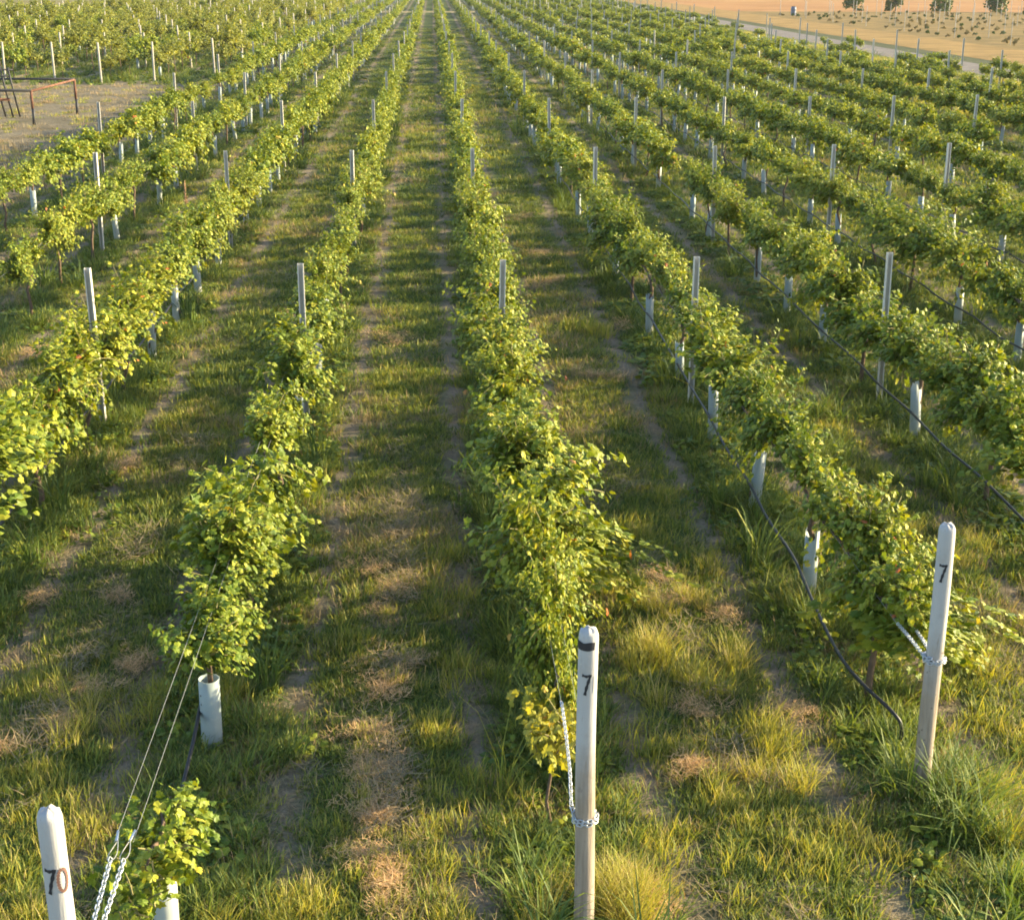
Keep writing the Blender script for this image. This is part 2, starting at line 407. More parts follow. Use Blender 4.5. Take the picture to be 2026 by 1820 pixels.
# ------------------------------------------------------------------ instanced ground cover
def protos(name, meshes):
    c = bpy.data.collections.new(name)
    for k, me in enumerate(meshes):
        o = bpy.data.objects.new('%s_%03d' % (name, k), me); c.objects.link(o)
    return c
def scatter(name, coll, P, R, SC, IDX, label, cat, kind='stuff'):
    me = bpy.data.meshes.new(name)
    me.from_pydata(np.asarray(P).tolist(), [], [])
    a = me.attributes.new('rot', 'FLOAT_VECTOR', 'POINT'); a.data.foreach_set('vector', np.asarray(R, dtype=np.float32).ravel())
    a = me.attributes.new('scl', 'FLOAT_VECTOR', 'POINT'); a.data.foreach_set('vector', np.asarray(SC, dtype=np.float32).ravel())
    a = me.attributes.new('pick', 'INT', 'POINT'); a.data.foreach_set('value', np.asarray(IDX, dtype=np.int32))
    o = obj(name, me)
    ng = bpy.data.node_groups.new(name + '_nodes', 'GeometryNodeTree')
    ng.interface.new_socket('Geometry', in_out='INPUT', socket_type='NodeSocketGeometry')
    ng.interface.new_socket('Geometry', in_out='OUTPUT', socket_type='NodeSocketGeometry')
    gi = ng.nodes.new('NodeGroupInput'); go = ng.nodes.new('NodeGroupOutput')
    ci = ng.nodes.new('GeometryNodeCollectionInfo'); ci.inputs['Collection'].default_value = coll
    ci.inputs['Separate Children'].default_value = True; ci.inputs['Reset Children'].default_value = True
    ip = ng.nodes.new('GeometryNodeInstanceOnPoints'); ip.inputs['Pick Instance'].default_value = True
    def att(n, t):
        q = ng.nodes.new('GeometryNodeInputNamedAttribute'); q.data_type = t; q.inputs['Name'].default_value = n
        return [s for s in q.outputs if s.enabled and s.name == 'Attribute'][0]
    ng.links.new(gi.outputs[0], ip.inputs['Points']); ng.links.new(ci.outputs[0], ip.inputs['Instance'])
    ng.links.new(att('pick', 'INT'), ip.inputs['Instance Index'])
    e2r = ng.nodes.new('FunctionNodeEulerToRotation'); ng.links.new(att('rot', 'FLOAT_VECTOR'), e2r.inputs[0])
    ng.links.new(e2r.outputs[0], ip.inputs['Rotation']); ng.links.new(att('scl', 'FLOAT_VECTOR'), ip.inputs['Scale'])
    ng.links.new(ip.outputs[0], go.inputs[0])
    md = o.modifiers.new('scatter', 'NODES'); md.node_group = ng
    tag(o, label, cat, None, kind)
    return o

def tuft(seed, n, rad, h0, h1, w, tint, tsd, lean=.5, bend=.6, m='grass', flat=False):
    r = np.random.RandomState(seed); V = []; F = []; T = []
    for k in range(n):
        a = r.uniform(0, 2 * PI); q = rad * math.sqrt(r.rand()); x, y = q * math.cos(a), q * math.sin(a)
        az = (a + r.normal(0, .9)) if r.rand() < .7 else r.uniform(0, 2 * PI); h = r.uniform(h0, h1)
        le = abs(r.normal(0, lean)); tw = r.uniform(0, PI); t = float(np.clip(r.normal(tint, tsd), 0, 1))
        p = np.array([x, y, 0.0]) if not flat else np.array([x, y, r.uniform(.005, .05)])
        seg = 3; b = len(V); ang = le if not flat else r.uniform(1.2, 1.7)
        sd = np.array([-math.sin(az + tw * .3), math.cos(az + tw * .3), 0]); ww = w * r.uniform(.7, 1.3)
        for s in range(seg + 1):
            f = s / seg
            wd = ww * (1 - f) ** .7
            if s < seg:
                V.append(tuple(p - sd * wd / 2)); V.append(tuple(p + sd * wd / 2)); T += [t - .06 + .1 * f] * 2
            else:
                V.append(tuple(p)); T.append(t + .08)
            p = p + h / seg * np.array([math.sin(ang) * math.cos(az), math.sin(ang) * math.sin(az), math.cos(ang)])
            ang += bend * r.uniform(.3, 1.2) / seg * (1 if not flat else r.choice([-.4, .6]))
        for s in range(seg - 1): F.append((b + 2 * s, b + 2 * s + 1, b + 2 * s + 3, b + 2 * s + 2))
        F.append((b + 2 * seg - 2, b + 2 * seg - 1, b + 2 * seg))
    return mesh_from('grass_tuft', V, F, M[m], np.clip(T, 0, 1))
def weed(seed, n, rad, size, tint):
    r = np.random.RandomState(seed)
    a = r.uniform(0, 2 * PI, n); q = rad * np.sqrt(r.rand(n))
    P = np.stack([q * np.cos(a), q * np.sin(a), r.uniform(.02, rad * 1.1, n) * (1.1 - q / rad)], -1)
    D = np.stack([np.cos(a), np.sin(a), r.normal(-.1, .3, n)], -1); Nn = np.stack([r.normal(0, .4, n), r.normal(0, .4, n), np.ones(n)], -1)
    Nn /= np.linalg.norm(Nn, axis=1, keepdims=True)
    V, F, T = leaf_cloud(P, D, Nn, size * r.uniform(.6, 1.3, n), np.clip(r.normal(tint, .12, n), 0, 1), LEAF_LO)
    return mesh_from('weed', V, F, M['leaf'], T)

G = []
for k in range(4): G.append(tuft(400 + k, 38, .11, .04, .12, .0100, .36, .15, .75, 1.1))                 # 0-3 short green
for k in range(3): G.append(tuft(410 + k, 36, .11, .04, .12, .0095, .60, .16, .8, 1.1))                 # 4-6 short yellowing
for k in range(3): G.append(tuft(420 + k, 30, .13, .08, .20, .006, .55, .22, .6, .5, 'straw', True))    # 7-9 cut straw lying
for k in range(3): G.append(tuft(430 + k, 50, .11, .12, .33, .011, .36, .13, .6, 1.5))                 # 10-12 tall green clump
for k in range(2): G.append(tuft(440 + k, 70, .10, .15, .36, .0055, .74, .10, .40, 1.1))                # 13-14 tall wheat-coloured
for k in range(2): G.append(tuft(450 + k, 40, .14, .05, .16, .006, .8, .18, .8, .9, 'straw'))           # 15-16 short dry
for k in range(3): G.append(weed(460 + k, 26, .14, .06, .34))                                           # 17-19 leafy weeds
for k in range(2): G.append(tuft(470 + k, 26, .10, .35, .75, .016, .38, .12, .35, 1.9))                 # 20-21 arching broad grass
for k in range(3): G.append(tuft(480 + k, 46, .13, .05, .13, .0065, .80, .18, .9, 1.6, 'clippings', True))     # 22-24 drying clippings
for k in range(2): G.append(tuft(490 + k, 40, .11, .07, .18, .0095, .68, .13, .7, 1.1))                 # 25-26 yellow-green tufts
GC = protos('ground_cover_kind', G)

def ground_points():
    Ps = []; I = []; SC = []
    rr = RS
    def zone(n, y0, y1, sc):
        y = rr.uniform(y0, y1, n); hw = .40 * y + 2.4; x = y * .055 + rr.uniform(-1, 1, n) * hw
        ok = np.array([in_view(a, b, .1, 60) for a, b in zip(x, y)])
        return x[ok], y[ok], sc
    for (n, y0, y1, sc) in ((19000, 5.6, 12, .80), (28000, 11, 20, .95), (30000, 20, 38, 1.3), (20000, 38, 75, 2.0), (16000, 70, 150, 2.7)):
        x, y, sc = zone(n, y0, y1, sc)
        rel = np.abs((x - X0 + S / 2) % S - S / 2)                    # 0 at a row, 1.25 mid-alley
        rowi = np.round((x - X0) / S)
        bare = (vnoise(x, y * .35, .9, 1) * .6 + vnoise(x, y, 3.0, 2) * .4)
        dryn = vnoise(x, y, .55, 3) * .5 + vnoise(x, y, 2.2, 4) * .5
        clear = (x < row_x(-4) - .9) & (y < 76)
        p = rr.rand(len(x))
        tr = np.clip(1.1 - np.abs(rel - .62 + .25 * (vnoise(x, y, 1.6, 21) - .5)) * 3.8, 0, 1)
        keep = p > tr * np.clip(bare * 3.2 - .10, .68, .995)
        keep &= ~(clear & (rr.rand(len(x)) < .6))
        keep &= x < 29.4
        if sc > 2.5: keep &= x > -10.6
        x, y, rel, dryn, tr, clear, rowi = (a[keep] for a in (x, y, rel, dryn, tr, clear, rowi))
        q = rr.rand(len(x)); q2 = rr.rand(len(x))
        idx = rr.randint(0, 4, len(x))
        idx = np.where(q < np.clip((dryn - .36) * 2.1, .05, .75), 4 + rr.randint(0, 3, len(x)), idx)
        idx = np.where(q2 < np.clip((dryn - .54) * 1.4, .01, .4) + .18 * tr, 15 + rr.randint(0, 2, len(x)), idx)
        mid = (rel > .98) & (vnoise(x * 1.0, y, 1.1, 6) > .52)
        idx = np.where(mid & (q2 < .22), 7 + rr.randint(0, 3, len(x)), idx)
        idx = np.where(tr * q > .5, 7 + rr.randint(0, 3, len(x)), idx)
        und = rel < .38
        vn = vnoise(x, y, 1.3, 7)
        idx = np.where(und & (q < .13) & (vn > .42), 10 + rr.randint(0, 3, len(x)), idx)
        idx = np.where(und & (q > .80) & (vn < .55), 17 + rr.randint(0, 3, len(x)), idx)
        idx = np.where(und & (q > .786) & (q < .793), 20 + rr.randint(0, 2, len(x)), idx)
        idx = np.where(clear, np.where(q < .75, np.where(q < .4, 15 + rr.randint(0, 2, len(x)), 7 + rr.randint(0, 3, len(x))), 4), idx)
        far_dry = (rowi >= 8) & und & (q < .5)
        idx = np.where(far_dry, 13 + rr.randint(0, 2, len(x)), idx)
        Ps.append(np.stack([x, y, np.zeros(len(x))], -1)); I.append(idx)
        s = sc * rr.uniform(.7, 1.35, len(x)); SC.append(np.stack([s, s, s * rr.uniform(.7, 1.25, len(x)) * (.45 if sc > 2.5 else .75 if sc > 1.2 else 1)], -1))
    # mown lines of drying clippings down the middle of the nearest alleys
    for (xc, n, y0, y1) in ((-.42, 110, 6.5, 15), (-2.95, 70, 8, 17), (2.0, 40, 8.5, 16)):
        y = rr.uniform(y0, y1, n); x = xc + rr.normal(0, .06, n)
        k = vnoise(x, y, 2.4, 9) > .45
        x, y = x[k], y[k]
        Ps.append(np.stack([x, y, np.full(len(x), .03)], -1)); I.append(7 + rr.randint(0, 3, len(x))); s = rr.uniform(.8, 1.3, len(x)); SC.append(np.stack([s, s, s * 1.6], -1))
    # clumps at the feet of the end posts, under the near tubes
    def clump(cx, cy, r, n, kinds, s0, s1):
        a = rr.uniform(0, 2 * PI, n); q = r * np.sqrt(rr.rand(n))
        Ps.append(np.stack([cx + q * np.cos(a), cy + q * np.sin(a) * 1.2, np.zeros(n)], -1)); I.append(rr.choice(kinds, n)); s = rr.uniform(s0, s1, n); SC.append(np.stack([s, s, s], -1))
    clump(1.06, 7.55, .20, 26, [13, 14], .8, 1.15)
    clump(.62, 7.5, .2, 10, [10, 13, 16, 20], .7, 1.0)
    clump(3.36, 8.55, .40, 60, [10, 11, 12, 10, 11, 13, 20], .6, 1.05)
    clump(3.75, 8.4, .35, 26, [4, 5, 11, 13], .7, 1.1)
    clump(3.35, 11.6, .40, 44, [10, 11, 12, 12, 13], .7, 1.1)
    clump(3.25, 14.3, .35, 24, [10, 11, 20, 21, 17], .7, 1.1)
    clump(-1.30, 9.6, .35, 34, [10, 11, 12, 4, 17], .6, 1.0)
    clump(-1.15, 7.6, .32, 30, [10, 11, 4, 13, 5], .6, 1.0)
    clump(-1.75, 9.1, .25, 18, [10, 11, 17], .6, .9)
    clump(.45, 8.2, .35, 8, [10, 11, 4, 20, 5], .5, .8)
    clump(1.9, 10.6, .55, 60, [4, 5, 6, 4, 13], .9, 1.3)
    clump(2.2, 9.2, .45, 40, [4, 5, 6, 13], .9, 1.25)
    clump(2.1, 11.9, .3, 30, [13, 14, 4, 5], .5, .9)
    clump(4.9, 13.0, .6, 50, [10, 12, 4, 5, 13], .6, 1.0)
    clump(4.4, 15.6, .4, 24, [20, 10, 12, 4], .6, 1.0)
    clump(5.1, 17.6, .4, 20, [20, 10, 13, 17], .6, 1.1)
    clump(-2.6, 10.2, .5, 40, [4, 5, 6, 7, 8, 13], .8, 1.2)
    def spot(pts, r, n, kinds, s0, s1, z=0.0):
        for (cx, cy) in pts:
            a = rr.uniform(0, 2 * PI, n); q = np.abs(rr.normal(0, r, n)); k_ = 1 if cy < 18 else 1.5
            Ps.append(np.stack([cx + k_ * q * np.cos(a), cy + k_ * 1.3 * q * np.sin(a), np.full(n, z)], -1)); I.append(rr.choice(kinds, n)); s = k_ * rr.uniform(s0, s1, n); SC.append(np.stack([s, s, s * 1.3], -1))
    spot([(-0.5, 10.97), (-0.51, 10.39), (-0.58, 9.79), (-0.41, 9.09), (-0.42, 8.73), (-0.41, 8.08), (-0.36, 7.91), (-2.83, 10.51), (-2.88, 9.98), (2.14, 12.0), (-0.7, 21.93),
          (3.03, 22.5), (2.2, 19.66), (-0.44, 12.42), (-0.64, 12.9), (-3.57, 16.03), (-5.83, 21.51), (-2.94, 12.32), (-3.62, 12.35), (1.87, 9.97), (2.05, 33.47), (2.09, 29.07), (2.17, 26.31)],
         .13, 11, [22, 23, 24], .5, .9, .045)
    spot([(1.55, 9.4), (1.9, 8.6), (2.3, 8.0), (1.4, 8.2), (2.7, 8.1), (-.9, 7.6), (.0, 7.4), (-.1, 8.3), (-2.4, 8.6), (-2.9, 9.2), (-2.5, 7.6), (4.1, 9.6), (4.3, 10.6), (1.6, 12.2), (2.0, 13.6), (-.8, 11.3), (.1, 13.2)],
         .24, 22, [25, 26, 6, 25], .7, 1.05)  # more yellow-green tufts: warm sunlit patches put into the grass colour
    spot([(1.75, 9.1), (2.5, 11.6), (2.6, 9.9), (2.05, 12.5), (-3.3, 9.6), (-2.55, 10.9), (4.2, 11.6), (1.2, 7.6)], .12, 12, [22, 23, 24], .5, .9, .05)
    yy = rr.uniform(7.4, 13.2, 150); kk = vnoise(yy * 0, yy, 1.7, 31) > .40; yy = yy[kk]; n = len(yy)
    Ps.append(np.stack([-.46 + .10 * np.sin(yy * 1.9) + rr.normal(0, .07, n), yy, np.full(n, .045)], -1)); I.append(rr.choice([22, 23, 24, 22, 25], n)); s = rr.uniform(.35, .75, n); SC.append(np.stack([s, s, s * 1.5], -1))
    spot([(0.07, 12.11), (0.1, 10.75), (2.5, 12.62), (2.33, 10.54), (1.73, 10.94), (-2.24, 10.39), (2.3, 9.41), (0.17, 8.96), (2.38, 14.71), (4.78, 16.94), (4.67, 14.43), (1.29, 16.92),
          (-1.65, 10.41), (-0.07, 9.68), (-3.28, 10.66), (2.49, 22.36)], .19, 26, [5, 6, 4, 25, 26], .7, 1.15)  # yellower tufts where sun falls on the grass, sunlight painted by tuft colour
    spot([(-4.2, 14.89), (-3.75, 15.52), (3.36, 19.34), (5.66, 21.22), (4.97, 15.06), (-3.81, 14.13), (3.1, 14.6), (.75, 12.6), (.4, 14.5)], .25, 18, [10, 11, 17, 18, 19], .6, 1.0)
    x = rr.uniform(-52, -11, 9000); y = rr.uniform(76, 150, 9000)
    rel = np.abs((x - X0 + S / 2) % S - S / 2); k = (rel < .75) | (rr.rand(9000) < .35)
    x, y = x[k], y[k]; n = len(x)
    Ps.append(np.stack([x, y, np.zeros(n)], -1)); I.append(rr.choice([0, 4, 10, 11, 12, 17, 18, 19, 15], n)); s = rr.uniform(1.2, 2.3, n); SC.append(np.stack([s, s, s], -1))
    P = np.concatenate(Ps); I = np.concatenate(I); SC = np.concatenate(SC)
    R = np.stack([RS.normal(0, .08, len(P)), RS.normal(0, .08, len(P)), RS.uniform(0, 2 * PI, len(P))], -1)
    return P, R, SC, I
scatter('grass', GC, *ground_points(), 'patchy green and straw coloured grass growing over the whole vineyard floor', 'grass')

# ------------------------------------------------------------------ the setting
def sheet(name, poly, z, m):
    me = mesh_from(name, [(x, y, z) for x, y in poly], [tuple(range(len(poly)))], m)
    return tag(obj(name, me), kind='structure')
sheet('ground', [(-1500, -60), (1500, -60), (1500, 2500), (-1500, 2500)], 0, M['ground'])
cl = row_x(-4) - 1.0
edge = [(cl + .35 * math.sin(y * .8) + .2 * math.sin(y * 2.1), y) for y in np.arange(2, 79, 1.5)]
sheet('mown_clearing', edge + [(-60, 79), (-60, 2)], .004, M['clearing'])
sheet('meadow', [(-900, 170), (-66, 170), (-12, 243), (-6, 350), (-6, 2400), (-900, 2400)], .004, M['meadow'])
sheet('road', [(30.0, -40), (33.2, -40), (33.2, 900), (30.0, 900)], .008, M['gravel'])
sheet('road_verge', [(33.2, -40), (35.2, -40), (35.2, 900), (33.2, 900)], .004, M['verge_dark'])
sheet('dry_verge', [(35.2, -40), (42, -40), (42, 900), (35.2, 900)], .012, M['verge'])
sheet('young_vineyard_ground', [(42, -40), (120, -40), (120, 198), (42, 212)], .004, M['plot'])
sheet('stubble_field', [(42, 212), (120, 198), (600, 198), (600, 1500), (42, 1500)], .004, M['stubble'])
sheet('headland_track', [(-14, 209), (26, 209), (26, 214), (-14, 214)], .004, M['track'])

# ------------------------------------------------------------------ naming of rows
ORD = ['', 'first', 'second', 'third', 'fourth', 'fifth', 'sixth', 'seventh', 'eighth', 'ninth', 'tenth', 'eleventh', 'twelfth', 'thirteenth', 'fourteenth',
       'fifteenth', 'sixteenth', 'seventeenth', 'eighteenth', 'nineteenth', 'twentieth'] + ['twenty-' + a for a in ('first', 'second', 'third', 'fourth', 'fifth', 'sixth', 'seventh', 'eighth', 'ninth')] + ['thirtieth'] + ['thirty-' + a for a in ('first', 'second', 'third', 'fourth', 'fifth', 'sixth', 'seventh', 'eighth', 'ninth')] + ['fortieth']
def row_name(i):
    if i == 0: return 'row behind the dark-banded post'
    if i == -1: return 'row behind the post marked 70'
    if i == 1: return 'row behind the unbanded 7 post'
    return '%s row %s of the dark-banded post' % (ORD[abs(i)], 'left' if i < 0 else 'right')

# ------------------------------------------------------------------ vines
RM = 'main'; LEFT_ROWS = range(-5, -32, -1)
near_vines = {   # hand-set Y, size, and whether a tube stands round the stem
    -1: [(7.2, .42, True), (9.65, .72, True), (11.9, 1.15, False), (14.75, .85, False)],
    0: [(8.45, .40, False), (9.15, .63, False), (10.1, .64, False), (11.9, 1.12, False), (14.0, .95, False)],
    1: [(10.1, .95, False), (12.0, .92, True), (14.35, .95, True), (16.75, .95, True), (19.2, 1.0, True), (22.2, 1.0, True), (24.4, 1.0, False), (26.6, 1.0, True)],
    -2: [(12.4, 1.05, False), (14.7, 1.12, False), (17.0, 1.12, False), (19.2, 1.02, False), (21.2, 1.0, True), (23.4, .95, True), (25.7, 1.0, True)],
    2: [(12.6, .8, True), (14.4, 1.05, False), (16.8, 1.0, True), (19.2, 1.05, False), (21.3, 1.05, True), (23.6, 1.0, True)],
}
vines = []      # x, y, size, tube, row
for i in range(-4, 12):
    y = row_end(i) + 1.35
    for k, (yy, sz, tb) in enumerate(near_vines.get(i, [])):
        vines.append((row_x(i) + (.09 if yy == 7.2 else -.09 if yy == 8.45 else 0), yy, sz, tb, i)); y = yy + VS
    if i in (-4, -3): y = {-3: 9.3, -4: 10.2}[i]
    while y < 335:
        if not (208 < y < 215.5):
            r = random.random()
            small = i >= 9
            sz = random.uniform(.72, 1.12) * (.74 if small and y > 60 else 1)
            if r < .06: sz *= .6
            tube_p = .5 if i == 0 else .5 if i < 0 else .72
            if not (random.random() < .035):
                if not (i == 11 and y < 150 and random.random() < .8) and not (i == 10 and 84 < y < 135 and random.random() < .45):
                    vines.append((row_x(i) + random.gauss(0, .04), y, sz, random.random() < tube_p, i))
        y += VS + random.gauss(0, .06)
left_vines = []
for i in LEFT_ROWS:
    y = 79.5 + (i + 5) * .0 + random.uniform(-.4, .4)
    if i == -5: y = 84
    while y < 165 + (i + 31) * 2.4:
        if random.random() > .16: left_vines.append((row_x(i), y, random.uniform(.62, 1.15), random.random() < .12, i))
        y += VS
cand = sorted([v for v in vines if in_view(v[0], v[1], .95, 60)], key=lambda v: project(v[0], v[1], .95)[2])
single = cand[:300]; sset = set((v[0], v[1]) for v in single)
rest = [v for v in vines if (v[0], v[1]) not in sset and v[1] > 0]
rows_seen = {}
for v in sorted(single, key=lambda v: v[1]): rows_seen.setdefault(v[4], []).append(v)

def tube_mesh(r, h, seed, torn=False):
    rd = random.Random(seed); n = 20; V = []; F = []; mi = []
    hs = [h + (rd.uniform(-.07, .05) if torn else rd.uniform(-.004, .004)) for _ in range(n)]
    def ring(rad, zf):
        b = len(V)
        for q in range(n):
            a = 2 * PI * q / n; V.append((rad * math.cos(a), rad * math.sin(a), hs[q] if zf is None else zf))
        return b
    rings = [ring(r * 1.02, -.02), ring(r, .18), ring(r * .99, .34), ring(r, None), ring(r - .005, None), ring(r - .005, -.02)]
    for a, b in zip(rings[:-1], rings[1:]):
        for q in range(n): F.append((a + q, a + (q + 1) % n, b + (q + 1) % n, b + q)); mi.append(0)
    me = mesh_from('grow_tube', V, F, [M['tube']], None, mi, True)
    me.materials.append(M['dark'])
    return me
def hole_mesh(r, zs):
    V = []; F = []
    for z in zs:
        b = len(V); an = -PI / 2 - .75
        for q in range(8):
            t = 2 * PI * q / 8; a = an + .006 / r * math.cos(t)
            V.append(((r + .0025) * math.cos(a), (r + .0025) * math.sin(a), z + .007 * math.sin(t)))
        F.append(tuple(range(b, b + 8)))
    return mesh_from('tube_holes', V, F, M['dark'])
TUBES = [tube_mesh(.064, .64, 1), tube_mesh(.060, .70, 2), tube_mesh(.062, .60, 3), tube_mesh(.064, .66, 4, True), tube_mesh(.060, .62, 5, True)]
BIG_TUBE = tube_mesh(.077, .55, 8); HOLES = hole_mesh(.078, (.30, .37, .44))

first_part = {}
tube_list = []
for i in sorted(rows_seen):
    for k, v in enumerate(sorted(rows_seen[i], key=lambda v: v[1]), 1):
        x, y, sz, tb, _ = v
        d = project(x, y, .95)[2]
        near = d < 34
        ci = random.randrange(VN if near else 8)
        crown, canes, trunk = NEAR[ci] if near else MID[ci]
        t = empty('grapevine', (x, y, 0), random.choice((0, PI)))
        look = 'leafy grapevine'
        if not tb and y < 26: look = 'leafy bare-stemmed grapevine'
        lab = '%s, %s from the near end, %s' % (look, ORD[k], row_name(i))
        if i == -1 and k == 1:
            lab = 'small young grapevine bushing out of a wide white tube behind the post marked 70'; crown, canes, trunk = YOUNG; t.rotation_euler = (0, 0, 0)
        if i == 0 and k == 1:
            lab = 'thin yellowing young grapevine close behind the dark-banded post'; crown, canes, trunk = THIN_VINE; t.rotation_euler = (0, 0, 0)
        tag(t, lab, 'grapevine', 'grapevines in the trellised rows')
        c = obj('crown', crown, t); tr = obj('trunk', trunk, t)
        parts = [c]
        if near:
            cn = obj('cane_framework', canes, t); parts.append(cn)
        if i == -1 and k == 1:
            for p in parts: p.scale = (1.15, 1.15, 1.35); p.location.z = -.40
        elif i == 0 and k == 1:
            for p in parts: p.scale = (.85, 1.3, 1.25); p.location = (0, .15 * (1 if t.rotation_euler.z < 1 else -1), -.24)
        elif sz < .65:
            for p in parts: p.scale = (.62, .45, .80); p.location.z = .12
            if i == 0 and y < 11:
                for p in parts: p.scale = ((.26, .40, 1.1) if k == 2 else (.50, .62, 1.0)); p.location.z = (-.44 if k == 2 else -.12)
            tr.scale = (.6, .4, .86)
        else:
            for p in parts:
                p.scale = (sz * (random.uniform(.66, .96) if y > 13 else 1.0), min(1.08, sz * 1.03), sz * random.uniform(.98, 1.18))
                p.location.z = .92 * (1 - p.scale[2]) + random.uniform(-.04, .04)
                if i == 1 and k == 1: p.scale = (.72, .95, 1.12); p.location = (.14 * (1 if t.rotation_euler.z < 1 else -1), 0, -.20)
                elif i == 1 and 16 < y < 18: p.scale = (1.1, 1.05, 1.15); p.location.z = -.12
                elif i == 1 and y < 23: p.scale.x = .68; p.scale.z = .95; p.location.x = .12 * (1 if t.rotation_euler.z < 1 else -1); p.location.z = .14
                if i == -1 and k == 2: p.location.y = .40 * (1 if t.rotation_euler.z < 1 else -1); p.scale.y = .8
                if i == 0 and k == 4: p.scale.x = .95
                if i == -1 and k == 2: tr.scale = (.8, .25, .9)
                if p is not parts[0]: p.scale = parts[0].scale; p.location = parts[0].location
        if (i, k) in ((0, 4), (1, 1)):
            ls = obj('long_shoots', LONG[0], t); ls.rotation_euler.z = -t.rotation_euler.z
            ls.scale = (1.45, .8, 1.0) if i == 0 else (1.5, .8, .9); ls.location.z = -.14 if i == 0 else -.08; ls.location.y = (-.35 if i == 0 else 0) * (1 if t.rotation_euler.z < 1 else -1)
        if tb and in_view(x, y, .35, 12): tube_list.append((x, y, i, k, d))
tube_rank = {}
tube_count = {}
for (x, y, i, k, d) in tube_list:
    nn = tube_count[i] = tube_count.get(i, 0) + 1
    big = i == -1 and k <= 2
    o = obj('grow_tube', BIG_TUBE if big else random.choice(TUBES), None, (x, y, 0))
    o.rotation_euler = (random.gauss(0, .03), random.gauss(0, .03), 0 if big else random.uniform(0, 6.28))
    if big: h = obj('vent_holes', HOLES, o)
    lab = ('wide white grow tube, %s from the near end, %s' if big else 'pale grow tube, %s tube from the near end, %s') % (ORD[nn], row_name(i))
    tag(o, lab, 'grow tube', 'grow tubes round the vine stems')

# the vines beyond the 300 nearest
FC = protos('far_vine_kind', FAR)
def scat_vines(name, items, ids, label, zs=1.0, fine_ids=(10, 11, 12, 13)):
    P = [(v[0], v[1], 0) for v in items]; n = len(items)
    R = [(0, 0, random.choice((0, PI)) + random.gauss(0, .08)) for _ in items]
    SC = [(v[2] * random.uniform(.9, 1.12), 1.02, v[2] * zs * random.uniform(.92, 1.1)) for v in items]
    scatter(name, FC, P, R, SC, [random.choice(ids if v[1] > 38 else fine_ids) for v in items], label, 'grapevines')
scat_vines('distant_grapevines', rest, list(range(6)), 'long rows of far grapevines running away to the top of the photo')
scat_vines('paler_grapevines', left_vines, [0, 1, 6, 7, 8, 9], 'tall yellow-green vineyard block beyond the mown clearing', 1.15)
TC = protos('far_tube_kind', TUBES[:3])
ft = [v for v in rest + left_vines if v[3]]
scatter('distant_grow_tubes', TC, [(v[0], v[1], 0) for v in ft], [(0, 0, random.uniform(0, 6)) for _ in ft], [(1.1, 1.1, 1.1)] * len(ft), [random.randrange(3) for _ in ft],
        'pale grow tubes lining the far vine rows', 'grow tubes')

# ------------------------------------------------------------------ posts
def steel_post():
    """rolled C-shaped vineyard post with lips and hook notches"""
    w, dp, t, lip = .037, .030, .004, .014
    out_ = [(-w, -dp), (-w, dp), (w, dp), (w, -dp), (w - lip, -dp), (w - lip, -dp + t), (w - t, -dp + t), (w - t, dp - t), (-w + t, dp - t), (-w + t, -dp + t), (-w + lip, -dp + t), (-w + lip, -dp)]
    mb = MB(); mb.prism(out_[::-1], -.1, 1.98)
    for k in range(11):
        z = .7 + k * .115
        for sg in (-1, 1): mb.box((sg * w - .003 + (.003 if sg > 0 else -.003), -.006, z), (sg * w + .003 + (.003 if sg > 0 else -.003), .006, z + .03))
    return mb.mesh('steel_post', M['galv'])
STEEL = steel_post()
def wood_post(h):
    mb = MB(); mb.lathe([(.055, -.1), (.054, .6), (.050, h - .03), (.042, h - .005), (.0, h)], 12); return mb.mesh('wood_post', M['greywood'], True)
WOOD = wood_post(2.0)
THIN = MB().lathe([(.03, -.1), (.028, 2.0), (.0, 2.01)], 8).mesh('thin_post', M['greywood'], True)
plist = []
for i in range(-4, 12):
    for j in range(0, 27):
        y = 18.09 + 12.1 * j + .115 * i + random.gauss(0, .06)
        if i <= -3 and y < 20: pass
        plist.append((row_x(i) + random.gauss(0, .03), y, 's', i))
for i in LEFT_ROWS:
    y0 = 77.4 + random.uniform(-.3, .5) if i != -5 else 82
    for j in range(14):
        if y0 + 12.1 * j < 165 + (i + 31) * 2.4: plist.append((row_x(i), y0 + 12.1 * j + random.gauss(0, .15), 'w', i))
for k, x in enumerate(np.arange(44, 112, 3.1)):
    for j in range(9):
        y = 88 + 13 * j + random.gauss(0, .3)
        if y < 198: plist.append((x, y, 't', 100 + k))
pc = sorted([p for p in plist if in_view(p[0], p[1], 1.5, 10)], key=lambda p: project(p[0], p[1], 1.5)[2])
pn = pc[:300]; pset = set(id(p) for p in pn); pfar = [p for p in plist if id(p) not in pset and p[1] > 12 and in_view(p[0], p[1], 1.2, 200)]
cnt = {}
for p in sorted(pn, key=lambda p: p[1]):
    k = cnt[p[3]] = cnt.get(p[3], 0) + 1
    me = {'s': STEEL, 'w': WOOD, 't': THIN}[p[2]]
    o = obj('trellis_post', me, None, (p[0], p[1], 0))
    o.rotation_euler = (random.gauss(0, .012), random.gauss(0, .012), random.gauss(0, .12))
    if p[2] == 's':
        tag(o, 'steel post, %s from the near end, %s' % (ORD[k], row_name(p[3])), 'post', 'steel trellis posts')
    elif p[2] == 'w':
        n = -p[3] - 4
        tag(o, 'pale wooden post, %s from the clearing, %s wooden-post row left of the steel posts' % (ORD[k], ORD[n]), 'post', 'wooden posts beyond the clearing')
    else:
        n = p[3] - 99
        tag(o, 'thin pale post, %s from the near end, %s row beyond the gravel road' % (ORD[k], ORD[n]), 'post', 'thin posts beyond the road')
